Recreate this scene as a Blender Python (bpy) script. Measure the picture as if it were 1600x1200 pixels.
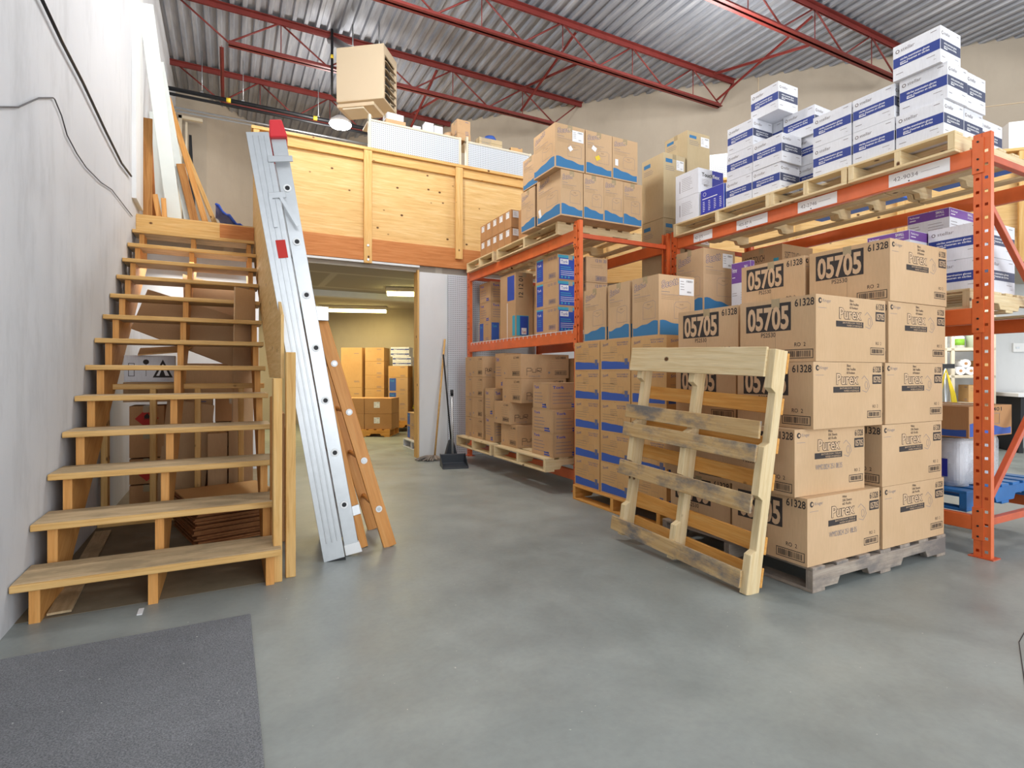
import bpy, math, random
from mathutils import Vector, Matrix
PI = math.pi
random.seed(7)
C = bpy.context.scene.collection
for o in list(bpy.data.objects): bpy.data.objects.remove(o)

# ---------------------------------------------------------------- camera, world, light, exposure
# world axes: x runs along the mezzanine front (to the right), y runs along the stair wall (away), z up, metres
cam = bpy.data.cameras.new('camera'); co = bpy.data.objects.new('camera', cam); C.objects.link(co)
co.location = (0, 0, 1.05); co.rotation_euler = (PI/2, 0, -math.radians(27.47))
cam.sensor_width = 36; cam.lens = 852/1600*36; cam.shift_y = -15/1600; cam.clip_start = .05; cam.clip_end = 200
bpy.context.scene.camera = co
w = bpy.data.worlds.new('world'); bpy.context.scene.world = w; w.use_nodes = True
bg = w.node_tree.nodes['Background']; bg.inputs[0].default_value = (.93, .96, 1, 1); bg.inputs[1].default_value = 1.0
vs = bpy.context.scene.view_settings
vs.view_transform = 'Standard'; vs.look = 'None'; vs.gamma = 1; vs.use_curve_mapping = False; vs.exposure = 0.30

PW = 1.5
def area(name, loc, size, power, col=(1, 1, 1), rot=(0, 0, 0), sy=None):
    l = bpy.data.lights.new(name, 'AREA'); l.energy = power; l.color = col; l.size = size
    if sy: l.shape = 'RECTANGLE'; l.size_y = sy
    o = bpy.data.objects.new(name, l); C.objects.link(o); o.location = loc; o.rotation_euler = rot
    return o
# point lights: first at the seen high-bay lamp, others added without fittings, daylight from the bay doors behind
for i, (x, y, pw) in enumerate([(1.56, 8.85, 75), (1.1, 4.7, 125), (5.4, 4.8, 62), (3.2, 1.0, 66), (8.0, 1.6, 70), (2.0, -3.0, 55)]):
    l = bpy.data.lights.new('hall_point_light', 'POINT'); l.energy = pw*PW; l.color = (1, .98, .95); l.shadow_soft_size = .3
    o = bpy.data.objects.new('hall_point_light', l); C.objects.link(o); o.location = (x, y, 4.80)
area('bay_door_daylight', (2.5, -5.6, 2.3), 6.0, 270, (.94, .97, 1), (math.radians(84), 0, math.radians(-5)), 4.2)
area('side_door_daylight', (11.5, -3.0, 2.3), 5.0, 110, (.94, .97, 1), (math.radians(86), 0, math.radians(62)), 4.0)

# ---------------------------------------------------------------- materials
def lin(h):
    v = [int(h[i:i+2], 16)/255 for i in (0, 2, 4)]
    return tuple(c/12.92 if c <= .04045 else ((c+.055)/1.055)**2.4 for c in v) + (1,)
class NT:
    def __init__(s, name, rough=.7, metal=0, spec=.4):
        s.m = bpy.data.materials.new(name); s.m.use_nodes = True; s.t = s.m.node_tree; s.n = s.t.nodes; s.l = s.t.links
        s.b = s.n['Principled BSDF']; s.b.inputs['Roughness'].default_value = rough
        s.b.inputs['Metallic'].default_value = metal; s.b.inputs['Specular IOR Level'].default_value = spec
    def node(s, t, **k):
        n = s.n.new(t)
        for a, v in k.items():
            if a in n.inputs: n.inputs[a].default_value = v
            else: setattr(n, a, v)
        return n
    def coord(s, kind='Object', scale=(1, 1, 1), rnd=True):
        tc = s.node('ShaderNodeTexCoord'); mp = s.node('ShaderNodeMapping'); mp.inputs['Scale'].default_value = scale
        s.l.new(tc.outputs[kind], mp.inputs['Vector'])
        if rnd:
            oi = s.node('ShaderNodeObjectInfo'); mu = s.node('ShaderNodeMath', operation='MULTIPLY'); mu.inputs[1].default_value = 37
            s.l.new(oi.outputs['Random'], mu.inputs[0]); s.l.new(mu.outputs[0], mp.inputs['Location'])
        return mp.outputs[0]
    def noise(s, vec, scale, detail=4, rough=.55, dist=0):
        n = s.node('ShaderNodeTexNoise'); n.inputs['Scale'].default_value = scale; n.inputs['Detail'].default_value = detail
        n.inputs['Roughness'].default_value = rough; n.inputs['Distortion'].default_value = dist
        s.l.new(vec, n.inputs['Vector']); return n.outputs['Fac']
    def ramp(s, fac, stops):
        r = s.node('ShaderNodeValToRGB'); e = r.color_ramp.elements
        while len(e) < len(stops): e.new(.5)
        for i, (p, c) in enumerate(stops): e[i].position = p; e[i].color = lin(c) if isinstance(c, str) else (c, c, c, 1)
        s.l.new(fac, r.inputs[0]); return r.outputs[0]
    def mix(s, a, b, fac, mode='MIX'):
        m = s.node('ShaderNodeMix', data_type='RGBA', blend_type=mode)
        for i, v in ((6, a), (7, b)):
            if isinstance(v, str): m.inputs[i].default_value = lin(v)
            else: s.l.new(v, m.inputs[i])
        if isinstance(fac, (int, float)): m.inputs[0].default_value = fac
        else: s.l.new(fac, m.inputs[0])
        return m.outputs[2]
    def color(s, c):
        if isinstance(c, str): s.b.inputs['Base Color'].default_value = lin(c)
        else: s.l.new(c, s.b.inputs['Base Color'])
        return s
    def bump(s, h, strength=.3, dist=.01):
        b = s.node('ShaderNodeBump'); b.inputs['Strength'].default_value = strength; b.inputs['Distance'].default_value = dist
        s.l.new(h, b.inputs['Height']); s.l.new(b.outputs[0], s.b.inputs['Normal'])
def plain(name, hexc, rough=.7, metal=0, var=.0, spec=.4, scale=6):
    t = NT(name, rough, metal, spec)
    if var:
        f = t.noise(t.coord(), scale, 5)
        t.color(t.mix(hexc, t.ramp(f, [(.3, 1-var), (.7, 1.0)]), 1.0, 'MULTIPLY'))
    else: t.color(hexc)
    return t.m
def cardboard(name, a, b):
    t = NT(name, .85, 0, .2); v = t.coord()
    f = t.noise(v, 2.2, 4); fine = t.noise(t.coord(scale=(60, 60, 6)), 3, 2)
    c = t.mix(t.ramp(f, [(.3, a), (.7, b)]), t.ramp(fine, [(.3, .93), (.7, 1.0)]), 1.0, 'MULTIPLY')
    t.color(c); t.bump(fine, .06, .002); return t.m
def wood(name, a, b, c, knots=True, dirt=None, rough=.65, stretch=.9):
    t = NT(name, rough, 0, .35); v = t.coord('UV', (stretch, 14, 1))
    g = t.noise(v, 3.2, 7, .6, .6)
    col = t.ramp(g, [(.25, a), (.5, b), (.75, c)])
    fine = t.noise(t.coord('UV', (3, 110, 1)), 3, 3)
    col = t.mix(col, t.ramp(fine, [(.3, .86), (.65, 1.0)]), 1.0, 'MULTIPLY')
    if knots:
        vo = t.node('ShaderNodeTexVoronoi'); vo.inputs['Scale'].default_value = 1
        t.l.new(t.coord('UV', (5.5, 7.5, 1)), vo.inputs['Vector'])
        k = t.ramp(vo.outputs['Distance'], [(.07, 1.0), (.12, 0.0)])
        col = t.mix(col, '5A3515', k)
    if dirt:
        d = t.noise(t.coord('UV', (1.6, 3, 1)), 2.4, 6, .65)
        col = t.mix(col, dirt, t.ramp(d, [(.45, 0.0), (.62, .85)]))
    t.color(col); t.bump(fine, .12, .002); return t.m

M = {}
def concrete():
    t = NT('polished_concrete', .38, 0, .45); v = t.coord(rnd=False)
    a = t.noise(v, .6, 9, .66, .35); b = t.noise(v, 3.5, 7, .6); c = t.noise(v, 40, 4)
    col = t.ramp(a, [(.28, '7E8583'), (.5, '959B98'), (.74, 'ABB0AA')])
    col = t.mix(col, t.ramp(b, [(.3, .84), (.65, 1.0)]), 1.0, 'MULTIPLY')
    col = t.mix(col, t.ramp(c, [(.25, .93), (.6, 1.0)]), 1.0, 'MULTIPLY')
    sp = t.noise(v, 55, 2); col = t.mix(col, 'DAD8CF', t.ramp(sp, [(.74, 0.0), (.78, .8)]))
    t.color(col); r = t.ramp(b, [(.3, .30), (.7, .5)]); t.l.new(r, t.b.inputs['Roughness']); return t.m
M['concrete'] = concrete()
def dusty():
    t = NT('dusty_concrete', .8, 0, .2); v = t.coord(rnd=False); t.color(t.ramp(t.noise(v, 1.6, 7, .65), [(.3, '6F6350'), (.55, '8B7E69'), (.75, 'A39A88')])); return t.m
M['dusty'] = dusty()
def wallmat(name, a, b, scuff=.12):
    t = NT(name, .75, 0, .25); v = t.coord(rnd=False)
    f = t.noise(v, .9, 6, .6); g = t.noise(t.coord(rnd=False, scale=(1, 1, .35)), 3.2, 6, .7)
    col = t.ramp(f, [(.3, a), (.7, b)])
    col = t.mix(col, t.ramp(g, [(.33, 1-scuff), (.5, 1.0)]), 1.0, 'MULTIPLY'); t.color(col); return t.m
M['wall_grey'] = wallmat('painted_block_wall', 'C4C8CE', 'D0D3D7', .14)
M['wall_beige'] = wallmat('beige_painted_wall', 'A59A8A', 'B0A595', .05)
M['drywall'] = wallmat('white_drywall', 'D5D8DA', 'DFE0E0', .05)
def taped():
    t = NT('taped_drywall_ceiling', .8, 0, .2); v = t.coord(rnd=False)
    br = t.node('ShaderNodeTexBrick'); t.l.new(v, br.inputs['Vector'])
    for k, x in (('Scale', 1), ('Mortar Size', .06), ('Mortar Smooth', .5), ('Brick Width', 2.4), ('Row Height', 1.2)): br.inputs[k].default_value = x
    br.inputs['Color1'].default_value = lin('A8A195'); br.inputs['Color2'].default_value = lin('A39C90'); br.inputs['Mortar'].default_value = lin('BDB8AC')
    t.color(br.outputs['Color']); return t.m
M['taped'] = taped()
def galv():
    t = NT('galvanised_deck', .5, .25, .5); f = t.noise(t.coord(rnd=False, scale=(8, .7, 1)), 1.4, 6, .65)
    t.color(t.ramp(f, [(.25, '777B84'), (.5, '93979F'), (.75, 'B2B4BA')])); return t.m
M['galv'] = galv()
M['red_steel'] = plain('red_oxide_steel', '7C322D', .5, 0, .25)
M['orange'] = plain('orange_rack_paint', 'E66F38', .38, 0, .16, .5, 9)
M['orange_dull'] = plain('dull_orange_rack_paint', 'CF5A30', .45, 0, .2, .5, 9)
M['ply'] = wood('yellow_plywood', 'CFA262', 'E0B878', 'ECCB95', True, None)
M['stud'] = wood('spruce_lumber', 'CB9855', 'DDB06C', 'E6C287', True, None)
M['rim'] = wood('reddish_rim_board', 'B06A35', 'C57E45', 'D08F58', False, None)
M['stringer'] = wood('fir_stringer', 'C98A45', 'DB9E58', 'E3AE6B', False, None)
M['tread'] = wood('worn_plywood_tread', 'B49A74', 'C8AE88', 'D6BD97', False, 'A08D6E', .7)
M['nosing'] = wood('bullnosed_plywood_edge', 'C2914F', 'D9AE6C', 'E6C083', False, None)
M['pallet_new'] = wood('pale_pallet_wood', 'D8B985', 'E6CFA2', 'F0DDB6', True, None)
M['pallet_worn'] = wood('stained_pallet_board', 'B7925D', 'CBAA78', 'D9C095', False, '60656C')
M['pallet_orange'] = wood('orange_pallet_board', 'CE8A3C', 'DFA050', 'E9B56C', True, None)
M['pallet_grey'] = wood('weathered_grey_pallet', '8D7F72', 'A6988A', 'B9AC9C', False, '6F6A68')
M['ladder_wood'] = wood('orange_varnished_ladder_wood', 'C07A32', 'D18E43', 'DA9E57', False, None, .45)
M['trim_wood'] = wood('trim_wood', '8F5A28', 'B07A40', 'C08D52', False, None)
M['alu'] = plain('brushed_aluminium', 'C6CACD', .32, .6, .08, .5, 20)
M['steel'] = plain('zinc_steel', 'B9BCBE', .35, .8, .1)
M['dark_metal'] = plain('dark_metal', '2B2B2D', .5, .3)
M['black'] = plain('black_plastic', '1B1C1F', .45)
M['pan'] = plain('charcoal_plastic', '3A3F46', .5)
M['white'] = plain('white_enamel', 'E9EAEA', .4)
M['white_vinyl'] = plain('white_vinyl_trim', 'DEE4E0', .4, 0, .05)
M['cream'] = plain('cream_enamel', 'D8CDB6', .5)
M['heater'] = plain('beige_heater_enamel', 'CDBA9D', .5)
M['paper'] = plain('white_label_paper', 'EFEFF0', .6)
M['yellow'] = plain('yellow_sticker', 'E8C93A', .6)
M['ylabel'] = plain('yellow_nylon', 'E2C628', .6)
M['red'] = plain('red_plastic', 'D8333A', .45)
M['redprint'] = plain('red_print', 'C0322A', .7)
M['kraft'] = cardboard('kraft_cardboard', 'C8A67F', 'D2B18C')
M['kraft_pale'] = cardboard('pale_kraft_cardboard', 'C0AB86', 'CDBA96')
M['kraft2'] = cardboard('kraft_cardboard_dim', 'BF9A72', 'C9A67F')
M['kraft3'] = cardboard('orange_kraft_cardboard', 'CB9F6A', 'D5AC78')
M['kraft_dark'] = cardboard('brown_cardboard', 'B5865A', 'C49568')
M['kraft_ink'] = cardboard('bare_kraft_print_gap', 'CFAE8C', 'D6B693')
M['white_card'] = cardboard('white_cardboard', 'DDDEE4', 'E8E9ED')
M['cut_card'] = plain('corrugated_cut_edge', 'A87148', .9, 0, .3, .2, 40)
M['ink'] = plain('black_print', '3A3432', .8)
M['inkgrey'] = plain('grey_print', '8C8484', .8)
M['inkfaint'] = plain('faint_print', 'A88E6E', .8)
M['inkpurple'] = plain('purple_grey_print', '666A86', .8)
M['blue'] = plain('blue_wave_print', '3A78A8', .7)
M['blue2'] = plain('royal_blue_print', '3B5DAE', .7)
M['cobalt'] = plain('cobalt_print', '2F4FB0', .6)
M['teal'] = plain('teal_print', '45A9C4', .6)
M['navy'] = plain('navy_band', '2B3E8A', .6)
M['navyside'] = plain('dull_navy_band', '454A63', .65)
M['purple'] = plain('purple_band', '7A4FA0', .6)
M['indigo'] = plain('indigo_print', '3037A6', .55)
M['bluepallet'] = plain('blue_pallet_paint', '2C74B8', .5, 0, .25)
M['tarp'] = plain('blue_tarp', '2C55C4', .45, 0, .2)
M['bluetape'] = plain('bright_blue_plastic', '1F6BE0', .45)
M['cord'] = plain('grey_cord', '4B4B4E', .6)
M['mat'] = None
def matmat():
    t = NT('charcoal_floor_mat', .95, 0, .1); v = t.coord(rnd=False)
    a = t.noise(v, 220, 2); b = t.noise(v, 2.5, 6, .7); s = t.noise(v, 48, 2)
    col = t.ramp(a, [(.3, '66686C'), (.7, '96989B')]); col = t.mix(col, t.ramp(b, [(.3, .78), (.7, 1.0)]), 1, 'MULTIPLY')
    col = t.mix(col, 'D5D5D0', t.ramp(s, [(.75, 0.0), (.79, .9)])); t.color(col); t.bump(a, .6, .004); return t.m
M['mat'] = matmat()
def peg():
    t = NT('pegboard', .55, 0, .3); v = t.coord('UV', (39.4, 39.4, 1), rnd=False)
    fr = t.node('ShaderNodeVectorMath', operation='FRACTION'); t.l.new(v, fr.inputs[0])
    di = t.node('ShaderNodeVectorMath', operation='DISTANCE'); t.l.new(fr.outputs[0], di.inputs[0]); di.inputs[1].default_value = (.5, .5, 0)
    t.color(t.mix('2C3035', 'C9CFD6', t.ramp(di.outputs['Value'], [(.17, 0.0), (.22, 1.0)]))); return t.m
M['peg'] = peg()
def film():
    t = NT('clear_stretch_film', .15, 0, .6); t.color('F0F2F6'); t.b.inputs['Alpha'].default_value = .35
    f = t.noise(t.coord(), 12, 4); t.bump(f, .8, .02); return t.m
M['film'] = film()
def tape():
    t = NT('clear_packing_tape', .2, 0, .6); t.color('D9C39A'); t.b.inputs['Alpha'].default_value = .6; return t.m
M['tape'] = tape()
def wrapmat():
    t = NT('white_wrapped_bundle', .3, 0, .5); f = t.noise(t.coord(), 7, 6, .6); t.color(t.ramp(f, [(.3, 'BFC4CE'), (.7, 'E6E8EE')])); t.bump(f, .7, .03); return t.m
M['wrap'] = wrapmat()
def emit(name, col, s):
    t = NT(name); t.color('FFFFFF'); t.b.inputs['Emission Color'].default_value = lin(col); t.b.inputs['Emission Strength'].default_value = s; return t.m
M['tube'] = emit('fluorescent_diffuser', 'FFEFA0', 9)
M['led'] = emit('led_lamp_face', 'F4F8FF', 40)

# ---------------------------------------------------------------- mesh helpers
class MB:
    def __init__(s): s.v = []; s.f = []; s.m = []; s.uv = []; s.mats = []; s.smooth = []
    def mi(s, m):
        m = M[m] if isinstance(m, str) else m
        if m not in s.mats: s.mats.append(m)
        return s.mats.index(m)
    def face(s, pts, m, grain=None, off=(0, 0), smooth=False):
        i0 = len(s.v); pts = [Vector(p) for p in pts]; s.v += pts; s.f.append(list(range(i0, i0+len(pts)))); s.m.append(s.mi(m)); s.smooth.append(smooth)
        n = (pts[1]-pts[0]).cross(pts[2]-pts[0])
        if n.length < 1e-12 and len(pts) > 3: n = (pts[2]-pts[0]).cross(pts[3]-pts[0])
        n = n.normalized() if n.length > 1e-12 else Vector((0, 0, 1))
        g = Vector(grain) if grain is not None else (Vector((1, 0, 0)) if abs(n.x) < .8 else Vector((0, 1, 0)))
        if abs(g.dot(n)) > .8: g = Vector((0, 0, 1)) if abs(n.z) < .8 else Vector((1, 0, 0))
        g = (g-n*g.dot(n)).normalized(); p2 = n.cross(g)
        s.uv.append([(p.dot(g)+off[0], p.dot(p2)+off[1]) for p in pts])
    def hexa(s, c, m, grain=None):
        off = (random.random()*9, random.random()*9)
        for q in ((0, 3, 2, 1), (4, 5, 6, 7), (0, 1, 5, 4), (1, 2, 6, 5), (2, 3, 7, 6), (3, 0, 4, 7)): s.face([c[i] for i in q], m, grain, off)
    def box(s, a, b, m, grain=None):
        (x0, y0, z0), (x1, y1, z1) = a, b
        if grain is None:
            d = (abs(x1-x0), abs(y1-y0), abs(z1-z0)); k = d.index(max(d)); grain = [0, 0, 0]; grain[k] = 1
        s.hexa([(x0, y0, z0), (x1, y0, z0), (x1, y1, z0), (x0, y1, z0), (x0, y0, z1), (x1, y0, z1), (x1, y1, z1), (x0, y1, z1)], m, grain); return s
    def beam(s, p, q, w, t, m, side=None):
        # rectangular bar from p to q; w along side, t along the third axis
        p, q = Vector(p), Vector(q); d = (q-p).normalized()
        sd = Vector(side) if side is not None else (Vector((0, 0, 1)) if abs(d.z) < .9 else Vector((1, 0, 0)))
        sd = (sd-d*sd.dot(d)).normalized(); u = d.cross(sd); a = sd*w/2; b = u*t/2
        s.hexa([p-a-b, p+a-b, p+a+b, p-a+b, q-a-b, q+a-b, q+a+b, q-a+b], m, d); return s
    def prism(s, poly, axis, a, b, m, grain=None):
        # poly: 2D points in the plane normal to axis ('x': (y,z), 'y': (x,z), 'z': (x,y))
        def P(p, t): return {'x': (t, p[0], p[1]), 'y': (p[0], t, p[1]), 'z': (p[0], p[1], t)}[axis]
        off = (random.random()*9, random.random()*9); A = [P(p, a) for p in poly]; B = [P(p, b) for p in poly]; n = len(poly)
        ar = sum(poly[i][0]*poly[(i+1) % n][1]-poly[(i+1) % n][0]*poly[i][1] for i in range(n))
        flip = (ar < 0) ^ (axis == 'y') ^ (b < a)
        if flip: A, B = A[::-1], B[::-1]
        s.face(A[::-1], m, grain, off); s.face(B, m, grain, off)
        for i in range(n): s.face([A[i], A[(i+1) % n], B[(i+1) % n], B[i]], m, grain, off)
        return s
    def tube(s, path, r, m, n=8, cap=True):
        path = [Vector(p) for p in path]; rings = []; prev = None
        for i, p in enumerate(path):
            d = (path[min(i+1, len(path)-1)]-path[max(i-1, 0)]).normalized()
            if prev is None: u = d.orthogonal().normalized()
            else: u = (prev-d*prev.dot(d)).normalized()
            prev = u; v = d.cross(u); rr = r[i] if isinstance(r, (list, tuple)) else r
            rings.append([p+u*math.cos(2*PI*k/n)*rr+v*math.sin(2*PI*k/n)*rr for k in range(n)])
        for a, b in zip(rings, rings[1:]):
            for k in range(n): s.face([a[k], a[(k+1) % n], b[(k+1) % n], b[k]], m, None, (0, 0), True)
        if cap: s.face(rings[0][::-1], m); s.face(rings[-1], m)
        return s
    def cyl(s, p, q, r, m, n=20): return s.tube([p, q], r, m, n)
    def build(s, name, parent=None, bevel=0, seg=1):
        me = bpy.data.meshes.new(name); me.from_pydata([tuple(v) for v in s.v], [], s.f)
        for m in s.mats: me.materials.append(m)
        me.polygons.foreach_set('material_index', s.m); me.polygons.foreach_set('use_smooth', s.smooth)
        ul = me.uv_layers.new(name='UVMap'); k = 0
        flat = [c for f in s.uv for p in f for c in p]; ul.data.foreach_set('uv', flat)
        # weld so that bevels work
        import bmesh
        bm = bmesh.new(); bm.from_mesh(me); bmesh.ops.remove_doubles(bm, verts=bm.verts, dist=1e-5); bm.to_mesh(me); bm.free()
        o = bpy.data.objects.new(name, me); C.objects.link(o)
        if parent is not None: o.parent = parent
        if bevel:
            b = o.modifiers.new('bevel', 'BEVEL'); b.width = bevel; b.segments = seg; b.limit_method = 'ANGLE'; b.angle_limit = math.radians(40)
        return o
def tag(o, label, cat, group=None, kind=None):
    if label: o['label'] = label
    if cat: o['category'] = cat
    if group: o['group'] = group
    if kind: o['kind'] = kind
    return o
def thing(name, label, cat, loc=(0, 0, 0), rz=0, group=None):
    o = bpy.data.objects.new(name, None); C.objects.link(o); o.location = loc; o.rotation_euler = (0, 0, rz); o.empty_display_size = .1
    return tag(o, label, cat, group)
def struct(o): o['kind'] = 'structure'; return o
def copy_tree(o, parent=None):
    c = o.copy(); C.objects.link(c)
    if parent is not None: c.parent = parent
    for ch in list(o.children): copy_tree(ch, c)
    return c
_g = {}
def glyphs(s, off=0):
    k = (s, off)
    if k in _g: return _g[k]
    cu = bpy.data.curves.new('t', 'FONT'); cu.body = s; cu.offset = off; cu.resolution_u = 3
    ob = bpy.data.objects.new('t', cu); C.objects.link(ob)
    me = bpy.data.meshes.new_from_object(ob.evaluated_get(bpy.context.evaluated_depsgraph_get()))
    vs_ = [(v.co.x, v.co.y) for v in me.vertices]; fs = [list(p.vertices) for p in me.polygons]
    bpy.data.objects.remove(ob); bpy.data.meshes.remove(me)
    w_ = max([v[0] for v in vs_] or [1])
    _g[k] = (vs_, fs, w_, .729); return _g[k]
class Deco:
    """prints on one face of a box: origin = lower left as seen, r = right, u = up; (s,t) in metres"""
    def __init__(s, mb, o, r, n, w, h): s.mb = mb; s.o = Vector(o); s.r = Vector(r); s.u = Vector((0, 0, 1)); s.n = Vector(n); s.w = w; s.h = h
    def P(s, a, b, l): return s.o+s.r*a+s.u*b+s.n*(.0006+.0005*l)
    def poly(s, pts, m, l=0): s.mb.face([s.P(a, b, l) for a, b in pts], m)
    def rect(s, a, b, c, d, m, l=0): s.poly([(a, b), (c, b), (c, d), (a, d)], m, l)
    def frame(s, a, b, c, d, t, m, l=0):
        s.rect(a, b, c, b+t, m, l); s.rect(a, d-t, c, d, m, l); s.rect(a, b, a+t, d, m, l); s.rect(c-t, b, c, d, m, l)
    def line(s, pts, t, m, l=0):
        for (a, b), (c, d) in zip(pts, pts[1:]):
            L = math.hypot(c-a, d-b) or 1; x, y = -(d-b)/L*t/2, (c-a)/L*t/2
            s.poly([(a-x, b-y), (c-x, d-y), (c+x, d+y), (a+x, b+y)], m, l)
    def circle(s, a, b, r, m, l=0, n=14): s.poly([(a+r*math.cos(2*PI*i/n), b+r*math.sin(2*PI*i/n)) for i in range(n)], m, l)
    def text(s, t, a, b, h, m, width=None, off=0, l=0, shear=0, rot=0, align='L'):
        vs_, fs, w_, ch = glyphs(t, off); w_ = glyphs(t, 0)[2]; k = h/ch; kx = k if width is None else width/w_
        if align == 'R': a -= w_*kx
        if align == 'C': a -= w_*kx/2
        i0 = len(s.mb.v); c, sn = math.cos(rot), math.sin(rot)
        for x, y in vs_:
            X, Y = x*kx+y*k*shear, y*k; X, Y = X*c-Y*sn, X*sn+Y*c
            s.mb.v.append(s.P(a+X, b+Y, l))
        mi = s.mb.mi(m)
        for f in fs:
            s.mb.f.append([i0+i for i in f]); s.mb.m.append(mi); s.mb.smooth.append(False); s.mb.uv.append([(0, 0)]*len(f))
    def barcode(s, a, b, c, d, m='ink', framed=True, n=22, l=0):
        if framed: s.frame(a, b, c, d, .0035, m, l)
        rnd = random.Random(5); x = a+.012; e = c-.012
        while x < e:
            t = rnd.choice([.0015, .003, .0045])*(c-a)/.14; s.rect(x, b+.008, min(x+t, e), d-.008, m, l); x += t+rnd.choice([.002, .0035])*(c-a)/.14
    def lines(s, a, b, w, n, step, m, t=.004, l=0):
        rnd = random.Random(3)
        for i in range(n): s.rect(a, b-i*step, a+w*(.7+.3*rnd.random()), b-i*step+t, m, l)
# ---- print styles: L = face towards -x, F = face towards -y
def purexL(d):
    W, H = d.w, d.h
    d.rect(W*.09, H*.49, W*.70, H*.93, 'ink', 0); d.text('05705', W*.115, H*.53, H*.355, 'kraft_ink', W*.55, .034, 1)
    d.text('PS2530', W*.30, H*.40, H*.075, 'ink', W*.20, .006); d.text('61328', W*.745, H*.845, H*.115, 'ink', W*.235, .016)
    d.text('RO  2', W*.74, H*.235, H*.062, 'ink', W*.14, .006); d.barcode(W*.62, H*.05, W*.97, H*.19)
    d.rect(W*.5-.001, 0, W*.5+.001, H, 'inkfaint')
def purexF(d):
    W, H = d.w, d.h
    d.circle(W*.055, H*.91, .014, 'ink'); d.circle(W*.06, H*.91, .007, 'kraft_ink', 1); d.text('Kruger', W*.09, H*.89, H*.05, 'inkgrey', W*.11)
    d.rect(W*.03, H*.80, W*.14, H*.806, 'inkgrey')
    for i, t in enumerate(('White', '506 Sheets', '60 Rolls') if H < 0 or d.w < .555 or d.w > .595 else ('Blanc', '506 Feuilles', '60 Rouleaux')): d.text(t, W*.46, H*(.93-.055*i), H*.040, 'ink', W*(.06, .13, .12)[i], .006)
    d.text('Purex', W*.31, H*.665, H*.165, 'ink', W*.31, .055, 0); d.text('Purex', W*.31, H*.665, H*.165, 'kraft_ink', W*.31, .018, 1)
    d.poly([(W*.27, H*.535), (W*.66, H*.535), (W*.66, H*.625), (W*.27, H*.625)], 'ink'); d.text('BATHROOM TISSUE', W*.36, H*.588, H*.026, 'kraft_ink', W*.28, 0, 1); d.text('PAPIER HYGIENIQUE', W*.42, H*.548, H*.026, 'kraft_ink', W*.22, 0, 1)
    d.line([(W*.68, H*.74), (W*.72, H*.79), (W*.78, H*.71), (W*.80, H*.62), (W*.755, H*.53), (W*.69, H*.56)], .0025, 'inkgrey'); d.line([(W*.75+.012*math.cos(a*PI/5), H*.64+.02*math.sin(a*PI/5)) for a in range(11)], .0022, 'inkgrey')
    d.text('61328', W*.85, H*.845, H*.10, 'ink', W*.125, .016); d.rect(W*.845, H*.66, W*.985, H*.81, 'ink'); d.text('05705', W*.857, H*.685, H*.10, 'kraft_ink', W*.115, .016, 1)
    d.text('RO  2', W*.845, H*.28, H*.05, 'ink', W*.085); d.barcode(W*.765, H*.12, W*.975, H*.235)
def purexF2(d): purexF(d); d.text('WMD2824 251 08:35', d.w*.28, d.h*.37, d.h*.085, 'inkgrey', d.w*.38, 0, 1)
def wave(d, m, y=.24, a=.03, x0=.03, x1=.97, b=.03, sg=1):
    W, H = d.w, d.h; top = [(W*(x0+(x1-x0)*i/12), H*(y+sg*a*(math.cos(PI*i/12)+.25*math.sin(i*1.1)))) for i in range(13)]
    pts = [(W*x0, H*b), (W*x1, H*b)]+top[::-1]; d.poly(pts, m)
def scott(d, sg=1):
    W, H = d.w, d.h; wave(d, 'blue', .215, .045, sg=sg)
    d.text('Scott', W*.08, H*.775, H*.115, 'inkpurple', W*.46, .055, 0, .25, .25); d.text('Scott', W*.08, H*.775, H*.115, 'kraft_ink', W*.46, .010, 1, .25, .25)
    d.lines(W*.07, H*.72, W*.3, 1, .02, 'inkgrey'); d.lines(W*.07, H*.68, W*.8, 1, .02, 'inkgrey', .0025); d.lines(W*.07, H*.66, W*.6, 3, .012, 'inkfaint', .003)
    d.line([(W*.42, H*.30), (W*.42, H*.52), (W*.47, H*.57), (W*.80, H*.59), (W*.88, H*.56), (W*.88, H*.30), (W*.42, H*.30)], .0022, 'inkgrey')
    d.line([(W*.45, H*.50), (W*.62, H*.46), (W*.78, H*.50)], .0022, 'inkgrey'); d.text('Scott', W*.58, H*.525, H*.02, 'ink', W*.10)
def wypall(d):
    W, H = d.w, d.h; d.lines(W*.10, H*.86, W*.40, 1, .02, 'blue', H*.06); d.lines(W*.10, H*.80, W*.5, 3, .018, 'inkgrey', .005)
def dispenser(d):
    W, H = d.w, d.h; wave(d, 'blue2', .29, .025, .04, .96, .05)
    d.rect(W*.60, H*.28, W*.78, H*.50, 'kraft3', 1); d.frame(W*.60, H*.28, W*.78, H*.50, .002, 'inkfaint', 2); d.rect(W*.82, H*.18, W*.92, H*.38, 'inkpurple', 1)
    d.text('Scott', W*.08, H*.79, H*.09, 'inkpurple', W*.2, .01, 0, .2, .15); d.text('SCO12388 04', W*.56, H*.87, H*.045, 'inkpurple', W*.37, .01); d.text('BOX 100/2', W*.58, H*.80, H*.045, 'inkpurple', W*.33, .01)
    d.lines(W*.34, H*.75, W*.28, 4, .014, 'inkfaint'); d.lines(W*.08, H*.58, W*.5, 3, .02, 'inkfaint')
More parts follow.
